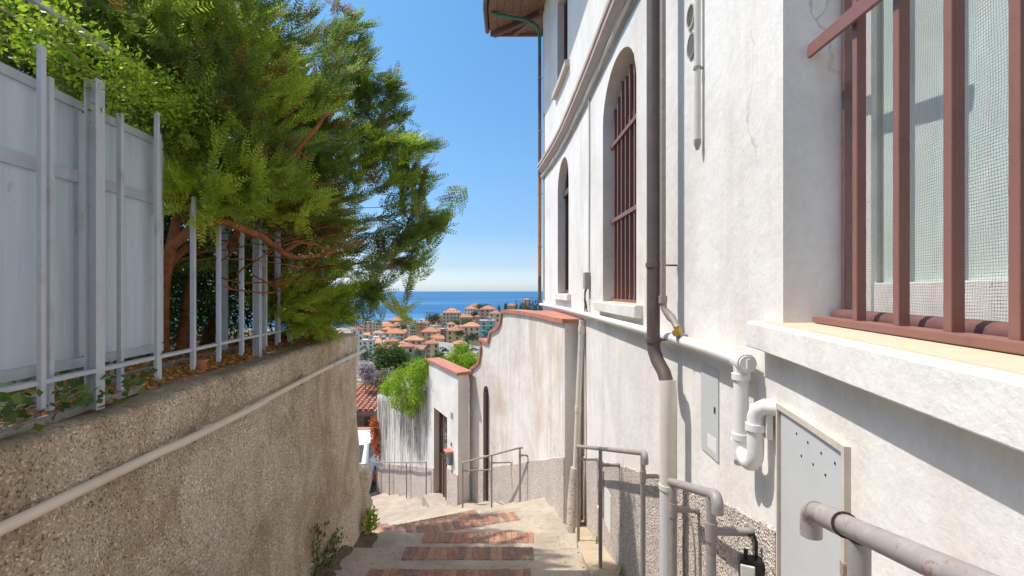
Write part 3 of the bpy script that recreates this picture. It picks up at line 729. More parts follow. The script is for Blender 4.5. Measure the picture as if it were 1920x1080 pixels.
mb = MB(); mb.sweep([[(HW(min(Y, 9.95)) - 1.22, Y, EZ + .12), (HW(min(Y, 9.95)) + .6, Y, EZ + .75), (7, Y, EZ + 1.2), (7, Y, EZ + .3), (HW(min(Y, 9.95)) + .2, Y, EZ + .1)] for Y in frange(-9, 10.95, .5)]); mb.build('roof', M['terracotta'], house)
# far corner downpipe
cx, cy = .575, 9.98
mb = MB(); mb.tube([(cx, cy, -2), (cx, cy, .3)], .036, 10); dpf = mb.build('corner_downpipe', M['brown_pipe'], house)
mb = MB(); mb.tube([(cx, cy, .3), (cx, cy, 2.35)], .036, 10); mb.build('pipe_section', M['orange_pipe'], dpf)
mb = MB(); mb.tube([(cx, cy, 2.35), (cx, cy, 4.9)], .036, 10); mb.build('pipe_section', M['brown_pipe'], dpf)
mb = MB(); mb.tube([(cx, cy, 4.9), (cx, cy, 5.35), (cx - .05, cy, 5.5), (cx - .25, cy + .0, 5.62), (cx - 1.0, cy + .05, 5.80)], .036, 10); mb.build('pipe_section', M['green_pipe'], dpf)
for z in (.9, 2.0, 3.3, 4.4):
    mb = MB(); mb.tube([(cx, cy, z), (cx, cy, z + .03)], .043, 10); mb.tube([(cx, cy, z + .015), (cx + .13, cy - .03, z + .015)], .006, 6); mb.build('pipe_clip', M['galv'], dpf)
mb = MB(); mb.tube([wp(9.75, .015, z) for z in np.linspace(-.2, 3.6, 12)], .012, 6); mb.build('cable', M['galv'], house)
mb = MB(); mb.tube([wp(5.75 + .01 * math.sin(z * 3), .012, z) for z in np.linspace(.18, 2.32, 14)], .010, 6); mb.build('cable', M['galv_light'], house)
# small junction box with loose cables
mb = MB(); p = wp(5.78, .035, .12); mb.box(p, (.07, .13, .2), -math.atan(slope(HW, 5.78))); jb = mb.build('junction_box', M['galv'], house, bevel=.006)
for k, (dy, dz_) in enumerate(((-.05, -.35), (.03, -.25), (.09, -.33))):
    mb = MB(); mb.tube([wp(5.78 + dy * t + .06 * math.sin(5 * t + k), .03 + .03 * math.sin(3.1 * t), .04 + dz_ * t) for t in np.linspace(0, 1, 9)], .008, 6); mb.build('cable', M['iron_dark'], jb)
# the brown downpipe and its cream lower length
mb = MB(); pc = P(1225, 0, 2.92); ux, uy = pc.x, 2.92
lx, ly = P(1253, 0, 2.78).x, 2.78
mb.tube([(ux, uy, 4), (ux, uy, -.30), (ux + .002, uy - .005, -.36), (ux + .015, uy - .03, -.42), (ux + .035, uy - .09, -.48), (lx - .005, ly + .01, -.535), (lx, ly, -.57)], .0395, 14)
dp = mb.build('downpipe', M['brown_pipe'], house)
mb = MB(); mb.tube([(lx - .004, ly + .008, -.52), (lx, ly, -.58), (lx, ly, -.75), (lx, ly, -1.14)], [.047, .049, .049, .049], 16); mb.build('pipe_section', M['cream_pipe'], dp)
mb = MB(); mb.tube([(lx, ly, -1.14), (lx, ly, -2.3)], .0485, 16); mb.build('pipe_section', simple('grey_white_pipe', (.60, .60, .60), .4, 0, .05, 8, .08, .45, (.5, .5, .5)), dp)
for c in ((ux, uy, .155), (ux, uy, -.30), (lx, ly, -1.135)):
    mb = MB(); mb.tube([(c[0], c[1], c[2] - .014), (c[0], c[1], c[2] + .014)], .046 if c[0] == ux else .054, 14); mb.tube([(c[0] + .03, c[1], c[2]), (c[0] + .16, c[1] + .02, c[2])], .006, 6); mb.build('pipe_clamp', M['brown_pipe'] if c[0] == ux else M['cream_pipe'], dp)
# grey gas pipe beside it, union, tap
gx, gy = P(1243, 0, 2.86).x, 2.86
mb = MB(); mb.tube([(gx, gy, 3.5), (gx, gy, -.05)], .0165, 10); gp = mb.build('gas_pipe', M['galv'], house)
mb = MB()
for z0_, z1_, r_ in ((-.03, -.075, .026),): mb.tube([(gx, gy, z0_), (gx, gy, z1_)], r_, 8)
mb.tube([(gx, gy, -.07), (gx + .005, gy - .01, -.11), (gx + .03, gy - .05, -.155), (gx + .04, gy - .08, -.18), (gx + .045, gy - .12, -.215)], [.02, .018, .026, .019, .019], 10)
mb.build('pipe_union', M['galv'], gp)
tx = Vector((gx + .045, gy - .13, -.225))
mb = MB(); mb.tube([tx + Vector((0, .0, .02)), tx + Vector((0, 0, -.03))], .022, 10); mb.tube([tx + Vector((-.01, -.0, -.012)), tx + Vector((-.03, -.05, -.012))], .021, 10); mb.build('gas_tap', M['brass'], gp)
mb = MB(); p = wp(2.72, .05, -.268); mb.box(p, (.05, .06, .05)); mb.build('perforated_bracket', M['galv'], gp, bevel=.004)
# white drain pipe running along the wall
mb = MB(); mb.tube([wp(Y, .052, -.285) for Y in frange(9.95, 1.94, .2)], .030, 14); wpipe = mb.build('drain_pipe', M['white_paint'], house)
q = wp(1.93, .06, -.285)
mb = MB(); mb.tube([wp(1.97, .057, -.285), wp(1.87, .062, -.285)], .037, 16); mb.tube([wp(1.868, .062, -.285), wp(1.858, .062, -.285)], .031, 16); mb.bar(wp(1.855, .062, -.302), wp(1.855, .062, -.268), .012, .014); mb.build('end_cap', M['white_paint'], wpipe)
vx = wp(1.925, .065, 0)
mb = MB(); mb.tube([(vx.x, vx.y, -.29), (vx.x, vx.y, -.60)], .029, 14)
for z in (-.345, -.585): mb.tube([(vx.x, vx.y, z + .012), (vx.x, vx.y, z - .012)], .036, 14)
mb.build('pipe_section', M['white_paint'], wpipe)
e = wp(1.80, .055, 0)
mb = MB(); pts = [(vx.x, vx.y, -.58)]
for t in np.linspace(0, math.pi, 10): c = (vx * (1 + math.cos(t)) + e * (1 - math.cos(t))) / 2; pts.append((c.x, c.y, -.605 - .062 * math.sin(t)))
pts += [(e.x, e.y, -.52)]
mb.tube(pts, .030, 14)
mb.tube([(vx.x - .005, vx.y + .005, -.60), (vx.x - .005, vx.y + .005, -.675)], .033, 14); mb.tube([(vx.x - .005, vx.y + .005, -.675), (vx.x - .005, vx.y + .005, -.70)], .02, 8)
mb.tube([(e.x, e.y, -.525), (e.x, e.y, -.50)], .037, 14)
w5 = wp(1.74, -.03, 0)
mb.tube([(e.x, e.y, -.53), (e.x, e.y, -.475), (e.x + .004, e.y - .008, -.447), (e.x + .02, e.y - .03, -.43), (w5.x, w5.y, -.43)], .030, 14)
mb.build('trap', M['white_paint'], wpipe)
mb = MB(); mb.box((e.x + .03, e.y - .03, -.50), (.02, .05, .09), -.2); mb.build('pipe_strap', M['cream_pipe'], wpipe)
# leaning drain at the garden wall junction
a = P(1091, 600, 6.05); b_ = P(1075, 985, 6.0)
mb = MB(); mb.tube([a, a.lerp(b_, .5), b_], .036, 12); lp = mb.build('leaning_drain', M['cream_pipe'], house)
for t in (.03, .42): mb = MB(); mb.tube([a.lerp(b_, t), a.lerp(b_, t + .03)], .043, 12); mb.build('pipe_collar', M['cream_pipe'], lp)
mb = MB(); q = a.lerp(b_, .72); mb.tube([q, q.lerp(b_, .5), b_ + Vector((0, 0, -.3))], [.065, .085, .10], 12); mb.build('render_casing', M['dado'], lp)
# little utility hatch, cabinet, vents, conduit stub
p0 = [wp(Y, .006, z) for Y, z in ((2.55, -.385), (2.33, -.385), (2.33, -.835), (2.55, -.835))]
mb = MB(); wall_sweep(mb, [(-.01, -.835), (.007, -.835), (.007, -.385), (-.01, -.385)], 2.33, 2.55, HW, .05); h = mb.build('hatch', M['grey_panel'], house)
mb = MB(); wall_sweep(mb, [(.0075, -.605), (.010, -.605), (.010, -.575), (.0075, -.575)], 2.36, 2.375, HW, .05); mb.build('lock', M['black'], h)
mb = MB(); wall_sweep(mb, [(.0075, -.80), (.0085, -.80), (.0085, -.73), (.0075, -.73)], 2.345, 2.46, HW, .03); mb.build('sticker', M['white_paint'], h)
mb = MB()
for Ya, Yb, za, zb in ((CB[0] - .018, CB[1] + .012, -.42, -.40), (CB[1], CB[1] + .012, -1.25, -.42), (CB[0] - .018, CB[0], -1.25, -.42)):
    wall_sweep(mb, [(-.01, za), (.016, za), (.016, zb), (-.01, zb)], Ya, Yb, HW, .1)
cab = mb.build('meter_cabinet', M['frame_beige'], house)
mb = MB(); wall_sweep(mb, [(-.01, -1.25), (.006, -1.25), (.006, -.428), (-.01, -.428)], CB[0] + .008, CB[1] - .008, HW, .1); mb.build('cabinet_door', M['grey_panel'], cab, bevel=.002)
mb = MB()
for px, py in ((1494, 813), (1515, 830), (1503, 855), (1540, 850), (1525, 871), (1566, 869), (1548, 891)):
    Y = Yat(px, HW, .006, .8, 2.2); z = -(py - 545) / F * Y; a = wp(Y, .0055, z); mb.tube([a, wp(Y, .0075, z)], .0042, 8)
mb.build('vent_hole', M['dark_hole'], cab, kind='stuff')
Y = Yat(1588, HW, .006, .8, 2.2); z = -(1068 - 545) / F * Y; mb = MB(); a = wp(Y, .012, z); mb.box(a, (.014, .022, .04), -.2); mb.build('handle', M['galv'], cab, bevel=.002)
def oval_vent(Y, z, ry, rz, mat, slats, pr=.012):
    n = 24; mb = MB()
    ring = lambda o, k: [wp(Y + k * ry * math.cos(2 * math.pi * i / n), o, z + k * rz * math.sin(2 * math.pi * i / n)) for i in range(n)]
    A, B, C, D = ring(0, 1), ring(pr, 1), ring(pr, .86), ring(.003, .86)
    mb.add(A + B + C + D, [(k * n + i, k * n + (i + 1) % n, (k + 1) * n + (i + 1) % n, (k + 1) * n + i) for k in range(3) for i in range(n)] + [tuple(range(3 * n, 4 * n))])
    o = mb.build('vent', mat, house)
    mb = MB()
    for k in range(-slats, slats + 1):
        t = k / (slats + .6) * .86; h_ = math.sqrt(max(0, .74 - t * t))
        mb.bar(wp(Y - h_ * ry, .007, z + t * rz), wp(Y + h_ * ry, .007, z + t * rz), .004, .003); mb.bar(wp(Y + t * ry, .008, z - h_ * rz), wp(Y + t * ry, .008, z + h_ * rz), .004, .003)
    mb.build('mesh', M['net'], o, kind='stuff')
oval_vent(2.69, 1.375, .06, .068, M['galv'], 7); oval_vent(2.70, 1.545, .06, .068, M['plaster_beige'], 2)
oval_vent(2.70, -1.52, .10, .28, M['galv'], 16, .02)
mb = MB(); c1 = wp(2.54, .03, 0); mb.tube([(c1.x, c1.y, 3), (c1.x, c1.y, .79)], .0165, 12); cs = mb.build('conduit', M['galv_light'], house)
mb = MB(); mb.tube([(c1.x, c1.y, .80), (c1.x, c1.y, .775), (c1.x, c1.y, .745)], [.019, .018, .008], 12); mb.build('end_cap', M['galv'], cs)
mb = MB(); mb.tube([(c1.x, c1.y, 1.17), (c1.x, c1.y, 1.185)], .021, 12); mb.tube([(c1.x, c1.y, 1.178), wp(2.54, -.01, 1.178)], .006, 6); mb.build('pipe_clip', M['galv'], cs)
# small opening with a stone lintel low in the dado
Ya, Yb = 4.62, 4.9
mb = MB(); wall_sweep(mb, [(.0, -2.35), (.018, -2.35), (.018, -1.98), (.0, -1.98)], Ya, Yb, HW, .05); o = mb.build('plaster_patch', M['white_paint'], house)
mb = MB(); mb.tube([wp(4.95, .03, -1.85), wp(4.95, .035, -2.3)], .014, 8); mb.tube([wp(4.95, .035, -2.3), wp(5.12, .035, -2.3)], .012, 8); mb.build('stub_pipe', M['cream_pipe'], o)

# ------------------------------------------------------------------ handrails
def handrail(label, pts, posts, r, wallf, br=True, elbow=None, base=None):
    t = thing('handrail', (posts[0][0], posts[0][1], posts[0][2]), label, 'handrail', 'grey tube handrails beside the steps')
    mb = MB(); mb.tube(pts, r, 14); mb.build('rail', M['galv'], t)
    if elbow: mb = MB(); mb.tube(elbow, [r * 1.12] * len(elbow), 14); mb.build('elbow', M['galv'], t)
    for i, (x, y, zb, zt) in enumerate(posts):
        mb = MB(); mb.tube([(x, y, zb), (x, y, zt)], r * .92, 12); mb.tube([(x, y, zb - .01), (x, y, zb + .012)], r * 1.3, 10); p = mb.build('post', M['galv'], t)
        mb = MB(); mb.tube([(x, y, zt - .18), (x, y, zt - .105)], r * 1.16, 12); mb.build('collar', M['galv'], p)
        if br:
            s = slope(wallf, y); xw = wallf(y); zc = zt - .142
            mb = MB(); mb.tube([(x, y, zc), (xw + .02, y - s * .1, zc)], r * .8, 10); mb.tube([(xw - .03, y, zc), (xw - .012, y, zc)], r * 1.2, 10); mb.build('wall_bracket', M['galv'], p)
    return t
def arc_end(p, d, r, drop):
    """rail end turning down: from p along d"""
    p, d = Vector(p), Vector(d).normalized(); out = []
    for a in np.linspace(0, math.pi / 2, 7): out.append(p + d * (r * math.sin(a)) + Vector((0, 0, -1)) * (r * (1 - math.cos(a))))
    out.append(out[-1] + Vector((0, 0, -drop))); return out
# nearest
A = wp(1.06, .15, -.50); B = wp(.45, .155, -.335); C_ = wp(-.6, .155, -.05)
dirn = (A - B)
near_sleeve = (A.lerp(B, .10), A.lerp(B, .24))
handrail('thick grey tube handrail in front of the pale cabinet, nearest of the rails', [A, B, C_], [(wp(.90, .152, 0).x, .90, -1.7, -.47), (wp(-.2, .152, 0).x, -.2, -1.45, -.17)], .0205, HW, True, arc_end(A - dirn.normalized() * .015, dirn, .03, .03))
nr = [o for o in bpy.data.objects if o.name.startswith('handrail') and o.type == 'EMPTY'][0]
mb = MB(); mb.tube([near_sleeve[0], near_sleeve[1]], .0245, 16); sl = mb.build('sleeve', M['galv'], nr)
mb = MB(); mb.tube([near_sleeve[1], near_sleeve[1] + (B - A).normalized() * .004], .0250, 16); mb.build('joint_ring', M['iron_dark'], sl)
# second
A = Vector((.86, 2.60, -1.035)); B = Vector((.802, 1.90, -.808)); dirn = B - A
handrail('grey tube handrail between the cream downpipe and the floodlight', [A, B], [(.862, 2.57, -2.1, -1.03), (.805, 1.94, -1.94, -.83)], .0205, HW, True, arc_end(B - dirn.normalized() * .01, dirn, .045, .025))
# third
A = Vector((.725, 5.32, -1.725)); B = Vector((.862, 3.14, -1.062)); dirn = B - A
handrail('grey tube handrail before the pink dado, between cream downpipe and corner drain', [A, A.lerp(B, .5), B], [(.728, 5.27, -2.86, -1.71), (.792, 4.30, -2.50, -1.42), (.862, 3.16, -2.33, -1.08)], .0185, HW, True, arc_end(B - dirn.normalized() * .01, dirn, .04, .03))
# fourth, along the garden wall, follows the pixels of its ends
def on_wall(px, py, f, off, lo, hi): Y = Yat(px, f, off, lo, hi); return P(px, py, Y)
zg = lambda p, py: -(py - 545) / F * p.y
A = P(866, 868, 9.55); B = on_wall(976, 839, GW, .14, 6.5, 9.5); C_ = A.lerp(B, .55)
handrail('slim sloping handrail in front of the dark slot in the garden wall', [A, C_, B, B + Vector((.03, -.03, .005))], [(A.x + .02, A.y - .04, zg(A, 957), A.z), (C_.x, C_.y, zg(C_, 953), C_.z), (B.x - .01, B.y + .02, zg(B, 952), B.z)], .018, GW, True)
pts = [on_wall(px, 867, DW, .14, 10.5, 16) for px in (799, 762, 730, 707)]
handrail('farthest slim handrail along the vine covered wall', pts + [pts[-1] + Vector((-.9, 1.2, -.35))], [(p.x, p.y, zg(p, py), p.z) for p, py in zip(pts, (941, 935, 927, 921))] + [(pts[-1].x - .6, pts[-1].y + .8, pts[-1].z - 1.2, pts[-1].z - .25)], .018, DW, False)
# floodlight under the second rail's bracket
fl = thing('floodlight', P(1410, 1052, 1.86), 'small black floodlight on a cable under the second rail bracket', 'floodlight')
c = P(1408, 1066, 1.86)
mb = MB(); mb.box(c, (.085, .06, .085), -.3); mb.build('housing', M['black'], fl, bevel=.008)
mb = MB(); mb.box(c + Vector((-.03, -.036, -.005)), (.05, .012, .075), -.5); mb.build('lens', M['galv_light'], fl, bevel=.004)
mb = MB(); mb.tube([c + Vector((.02, 0, .04)), c + Vector((.022, 0, .10)), c + Vector((.008, -.005, .135)), c + Vector((-.012, .0, .13))], .006, 8); mb.build('cable', M['black'], fl)
mb = MB(); mb.tube([c + Vector((-.02, 0, .04)), c + Vector((-.02, 0, .075))], .008, 8); mb.build('mount', M['black'], fl)

# ------------------------------------------------------------------ scrolled garden wall
gwall = thing('garden_wall', (.1, 8.2, -3.6), 'stained white garden wall with a scrolled terracotta coping', 'wall')
cap_px = [(1060, 606), (1040, 602), (1001, 593), (970, 588), (950, 586), (942, 588), (941, 600), (939, 609), (934, 617), (928, 621), (921, 624), (919, 634), (916.5, 645), (908, 642), (901, 639), (902, 650), (902.5, 665), (900, 680), (894, 688), (886, 692), (882, 699), (880, 708)]
cp = []
for px, py in cap_px:
    Y = Yat(px, GW, 0, 5.9, 10.9); cp.append((Y, -(py - 545) / F * Y))
cp[0] = (6.16, cp[0][1])
TH = .24
mb = MB()
cpf = []
for (Ya, za), (Yb, zb) in zip(cp[:-1], cp[1:]):
    n = max(1, int(abs(Yb - Ya) / .1)); cpf += [(Ya + (Yb - Ya) * k / n, za + (zb - za) * k / n) for k in range(n)]
cp = cpf + [cp[-1]]
for (Ya, za), (Yb, zb) in zip(cp[:-1], cp[1:]):
    mb.add([wp(Ya, 0, -5.9, GW), wp(Yb, 0, -5.9, GW), wp(Yb, 0, zb, GW), wp(Ya, 0, za, GW)], [(0, 1, 2, 3)])
    mb.add([wp(Ya, -TH, -5.9, GW), wp(Yb, -TH, -5.9, GW), wp(Yb, -TH, zb, GW), wp(Ya, -TH, za, GW)], [(0, 1, 2, 3)])
    mb.add([wp(Ya, 0, za, GW), wp(Yb, 0, zb, GW), wp(Yb, -TH, zb, GW), wp(Ya, -TH, za, GW)], [(0, 1, 2, 3)])
    if abs(Ya - Yb) < .02: pass
mb.build('wall', M['plaster_old'], gwall, fix=False)
mb = MB(); e = wp(6.16, 0, 0, GW); mb.prism([(e.x, e.y, -4), (e.x, e.y, cp[0][1] - .0), (.90, 6.22, cp[0][1]), (.90, 6.22, -4)], (.01, .24, 0)); mb.build('end_pier', M['plaster'], gwall)
# coping follows the outline with real depth
mb = MB(); CT = .055
nn = len(cp); sec = []
for i, (Y, z) in enumerate(cp):
    a = cp[max(i - 1, 0)]; b_ = cp[min(i + 1, nn - 1)]
    p, q = wp(a[0], 0, a[1], GW), wp(b_[0], 0, b_[1], GW); t = (q - p).normalized(); lat = (wp(Y, 1, z, GW) - wp(Y, 0, z, GW)).normalized(); nrm = t.cross(lat).normalized()
    if nrm.z < -.1 or (abs(nrm.z) <= .1 and nrm.y < 0): nrm = -nrm
    o = wp(Y, 0, z, GW)
    sec.append([o + lat * .035 - nrm * .004, o + lat * .035 + nrm * CT, o - lat * (TH + .04) + nrm * CT, o - lat * (TH + .04) - nrm * .004])
mb.sweep(sec, True, True); mb.build('coping', M['terracotta'], gwall)
zc = cp[0][1]
mb = MB(); poly = [wp(6.10, .04, zc, GW), (.915, 6.12, zc), (.80, 8.8, zc + .0), (.42, 8.7, zc)] + [wp(Y, -.2, zc, GW) for Y in (8.1, 7.5, 6.9, 6.25)]
mb.prism(poly, (0, 0, .053)); mb.build('coping_slab', M['terracotta'], gwall)
mb = MB()
gdz = lambda Y: float(np.interp(Y, [6.15, 7.74, 10.28], [-2.13, -2.73, -3.82]))
dado_strip(GW, 6.17, 10.26, gdz, -5.9); mb.build('dado', M['dado'], gwall)
# crack / drip lines as thin raised wires are left to the plaster; the dark slot niche with pointed top
Yn = Yat(913, GW, 0, 6.2, 10.7)
mb = MB(); ydn = .055
loop = [(Yn - ydn, -4.8), (Yn - ydn, -2.1), (Yn - ydn * .6, -1.96), (Yn, -1.92), (Yn + ydn * .6, -1.96), (Yn + ydn, -2.1), (Yn + ydn, -4.8)]
n = len(loop)
mb.add([wp(y, .05, z, GW) for y, z in loop] + [wp(y, .0, z, GW) for y, z in loop] + [wp(Yn + (y - Yn) * .6, .05, z - (.05 if z > -2 else 0), GW) for y, z in loop] + [wp(Yn + (y - Yn) * .6, .006, z - (.05 if z > -2 else 0), GW) for y, z in loop],
       [(i, i + 1, i + 1 + n, i + n) for i in range(n - 1)] + [(i, i + 1, i + 1 + 2 * n, i + 2 * n) for i in range(n - 1)] + [(i + 2 * n, i + 1 + 2 * n, i + 1 + 3 * n, i + 3 * n) for i in range(n - 1)])
ni = mb.build('pipe_housing', M['iron_dark'], gwall, fix=False)
mb = MB(); mb.tube([wp(Yn - .02, .04, -2.05, GW), wp(Yn - .02, .04, -4.8, GW)], .03, 10); mb.build('pipe', M['brown_pipe'], ni)
mb = MB()
for z in (-3.3,): mb.tube([wp(Yn - .03, .055, z, GW), wp(Yn - .03, .055, z - .03, GW)], .05, 10)
mb.build('pipe_clamp', M['galv'], ni)

# ------------------------------------------------------------------ gate wall and vine covered wall
gate = thing('gate_wall', (-1.6, 10.9, -5), 'white wall with a terracotta coping and a recessed iron garden door', 'wall')
D0, D1, DT = 10.70, 11.66, -2.83
wt = lambda Y: float(np.interp(Y, [10.05, 12.0, 12.04, 14.9], [-1.76, -1.77, -2.2, -3.22]))
mb = MB(); yy = sorted(set(frange(10.05, D0, .1) + frange(D0, D1, .1) + frange(D1, 12.0, .1) + [12.04] + frange(12.1, 14.9, .2)))
for Ya, Yb in zip(yy[:-1], yy[1:]):
    zb = DT if (Ya >= D0 - 1e-6 and Yb <= D1 + 1e-6) else -7
    mb.add([wp(Ya, 0, zb, DW), wp(Yb, 0, zb, DW), wp(Yb, 0, wt(Yb), DW), wp(Ya, 0, wt(Ya), DW)], [(0, 1, 2, 3)], False)
    mb.add([wp(Ya, -.24, zb, DW), wp(Yb, -.24, zb, DW), wp(Yb, -.24, wt(Yb), DW), wp(Ya, -.24, wt(Ya), DW), wp(Ya, 0, wt(Ya), DW), wp(Yb, 0, wt(Yb), DW)], [(0, 1, 2, 3), (3, 2, 5, 4)])
for Y in (10.05, 14.9): mb.add([wp(Y, 0, -7, DW), wp(Y, -.24, -7, DW), wp(Y, -.24, wt(Y), DW), wp(Y, 0, wt(Y), DW)], [(0, 1, 2, 3)])
mb.build('wall', M['plaster'], gate, fix=False)
mb = MB()
loop = [(D0, -5.3), (D0, DT), (D1, DT), (D1, -5.3)]
mb.add([wp(y, .002, z, DW) for y, z in loop] + [wp(y, -.24, z, DW) for y, z in loop], [(i, i + 1, i + 5, i + 4) for i in range(3)]); mb.build('door_reveal', M['plaster_beige'], gate, fix=False)
mb = MB(); wall_sweep(mb, [(-.29, wt(11)), (.05, wt(11)), (.05, wt(11) + .06), (-.29, wt(11) + .075)], 9.98, 12.06, DW, .1); mb.build('coping', M['terracotta'], gate, bevel=.006)
mb = MB(); dado_strip(DW, 10.05, D0 - .005, lambda Y: -3.87 - .1 * (Y - 10.1), -7); dado_strip(DW, D1 + .005, 14.9, lambda Y: -4.46 - .32 * (Y - 12.1), -8); mb.build('dado', M['dado'], gate)
# iron door
mb = MB(); dq = -.15
mb.bar(wp(D0 + .02, dq, DT - .03, DW), wp(D1 - .02, dq, DT - .03, DW), .04, .05)
for Y in (D0 + .025, D1 - .025): mb.tube([wp(Y, dq, -5.0, DW), wp(Y, dq, DT, DW)], .025, 6)
mb.bar(wp(D0 + .02, dq, -3.95, DW), wp(D1 - .02, dq, -3.95, DW), .04, .06)
door = mb.build('door', M['iron_dark'], gate)
mb = MB(); mb.add([wp(Y, dq - .005, z, DW) for Y, z in ((D0 + .02, -5.0), (D1 - .02, -5.0), (D1 - .02, -3.95), (D0 + .02, -3.95))], [(0, 1, 2, 3)])
for k in range(5): Y = D0 + .1 + k * (D1 - D0 - .2) / 4; mb.bar(wp(Y, dq + .01, -4.98, DW), wp(Y, dq + .01, -3.97, DW), .02, .02)
mb.build('door_panel', simple('rust_brown_door', (.17, .10, .085), .6, .1, .2, 10, .2), door)
mb = MB()
for k in range(7): Y = D0 + .07 + k * (D1 - D0 - .14) / 6; mb.tube([wp(Y, dq, -3.95, DW), wp(Y, dq, DT - .04, DW)], .009, 5)
for i in range(4):
    for k in range(3):
        cY, cz = D0 + .19 + k * .29, -3.76 + i * .25; mb.tube([wp(cY + .09 * (1 - a / 9) * math.cos(a + i), dq + .012, cz + .09 * (1 - a / 9) * math.sin(a + i), DW) for a in np.linspace(0, 7, 14)], .008, 4)
mb.build('scrollwork', M['iron_dark'], door)
mb = MB(); mb.add([wp(Y, dq - .06, z, DW) for Y, z in ((D0 - .05, -5.1), (D1 + .05, -5.1), (D1 + .05, DT + .05), (D0 - .05, DT + .05))], [(0, 1, 2, 3)]); mb.build('back_sheet', M['plaster_beige'], door)
mb = MB(); wall_sweep(mb, [(-.3, -5.8), (.28, -5.8), (.28, -4.92), (-.3, -4.90)], D0 - .04, D1 + .02, DW, .2); mb.build('doorstep', M['concrete'], gate)
mY = 10.42
mbx = thing('mailbox', wp(mY, .05, -3.72, DW), 'grey mailbox under a little red tile roof beside the iron door', 'mailbox')
mb = MB(); mb.box(wp(mY, .05, -3.63, DW), (.09, .15, .26), .45); mb.build('box', simple('grey_mailbox_metal', (.20, .20, .22), .5, .2), mbx, bevel=.005)
mb = MB(); mb.bar(wp(mY - .11, .07, -3.47, DW), wp(mY + .11, .07, -3.47, DW), .16, .045); mb.build('tile_roof', simple('orange_red_tile', (.55, .19, .12), .8), mbx, bevel=.014)
mb = MB(); wall_sweep(mb, [(.0, -2.76), (.012, -2.76), (.012, -2.64), (.0, -2.64)], 10.34, 10.46, DW, .1); mb.build('number_plate', simple('grey_enamel_plate', (.28, .28, .29), .4), gate)
mb = MB(); p = wp(mY, .012, -3.33, DW); mb.box(p, (.02, .05, .07), .45); mb.build('doorbell', M['galv'], gate)

# ------------------------------------------------------------------ vegetation close by
def dangling(n, Y0, Y1, ztop, l0, l1, parent):
    mb = MB()
    for _ in range(n):
        Y = random.uniform(Y0, Y1); L = random.uniform(l0, l1); z1 = ztop(Y); pts = []
        ph = random.random() * 6; dr = random.uniform(-.1, .1)
        for t in np.linspace(0, 1, 7): pts.append(wp(Y + dr * t + .02 * math.sin(5 * t + ph), .015 + .03 * math.sin(2 * t + ph) ** 2, z1 - L * t, DW))
        mb.tube(pts, [random.uniform(.003, .006)] * 6 + [.003], 4, False)
    return mb
lv = thing('hanging_vine', wp(12.9, .2, -2.5, DW), 'bright lime vine spilling over the white wall by the iron door', 'vine')
ells = []
for px, py, rx, rz, Y, off in ((765, 712, .47, .34, 12.7, .15), (785, 695, .3, .28, 12.3, .05), (738, 722, .34, .27, 13.5, .2), (788, 732, .26, .38, 12.3, .2), (760, 748, .38, .30, 12.8, .25), (772, 764, .2, .2, 12.6, .2), (728, 730, .2, .2, 13.8, .2), (796, 684, .16, .16, 12.2, 0)):
    c = P(px, py, Y); ells.append(((c.x, c.y, c.z), (rx, .3, rz)))
leaf_blob('foliage', ells, 9000, .06, M['leaf_lime'], lv, shell=.5, clump=6, spread=.22, bias=(0, -.2, -.5))
dangling(95, 12.08, 14.85, lambda Y: wt(Y) - .1 - .2 * random.random(), .9, 2.3, lv).build('stems', M['twig'], lv, kind='stuff', fix=False)
gb = thing('garden_shrub', P(865, 690, 13), 'yellow green shrub rising behind the scrolled garden wall', 'shrub')
ells = [((P(px, py, Y).x, Y, P(px, py, Y).z), (r_, r_, r_ * .8)) for px, py, r_, Y in ((848, 677, .26, 13), (866, 660, .24, 13.2), (866, 684, .34, 12.9), (884, 682, .3, 12.7), (838, 684, .2, 13.4), (893, 677, .22, 12.5), (868, 651, .14, 13.2))]
leaf_blob('foliage', ells, 5200, .075, M['leaf_lime'], gb, shell=.4, clump=6, spread=.25, ratio=.35)
mb = MB()
for e in ells[:4]: mb.tube([(e[0][0] * .9 - .1, 13, -3.2), e[0]], [.03, .01], 6)
mb.build('stem', M['twig'], gb)
rc = thing('red_creeper', P(712, 860, 14.8), 'red creeper with a few yellow leaves at the end of the vine wall', 'creeper')
ells = [((P(px, py, 14.8).x, 14.9, P(px, py, 14.8).z), (rx, .25, rz)) for px, py, rx, rz in ((703, 803, .14, .28), (709, 825, .2, .4), (712, 850, .15, .3), (700, 793, .1, .12), (714, 840, .1, .3))]
leaf_blob('foliage', ells, 2600, .07, M['leaf_red'], rc, shell=.3, clump=5, spread=.3)
mb = MB()
for k in range(4): mb.tube([P(714 + k, 868, 14.9), P(712, 830, 14.9), P(704 + 4 * k, 792, 14.8)], [.015, .01, .005], 5)
mb.build('stem', M['twig'], rc)
ivy = thing('ivy_plant', (-1.68, 1.62, WT), 'broad leaved green ivy at the foot of the first fence bars', 'ivy')
n = 300; c = np.stack([RNG.uniform(-.32, .16, n), RNG.uniform(-.35, .5, n), RNG.uniform(.01, .13, n)], 1); c[:, 0] -= c[:, 1] * .1; c += np.array([-1.74, 1.72, WT + .02])
d = np.stack([RNG.normal(.5, .6, n), RNG.normal(-.3, .6, n), RNG.normal(.1, .3, n)], 1)
quads_object('foliage', leaf_quads(c, d, RNG.uniform(.028, .05, n), .9), RNG.uniform(.3, 1, n), M['leaf_green'], ivy)
mb = MB()
for k in range(10): mb.tube([(-1.78 + random.uniform(-.1, .1), 1.7 + random.uniform(-.3, .3), WT - .02), (-1.74 + random.uniform(-.1, .1), 1.72 + random.uniform(-.3, .3), WT + .1)], .003, 4)
mb.build('stem', M['twig'], ivy)
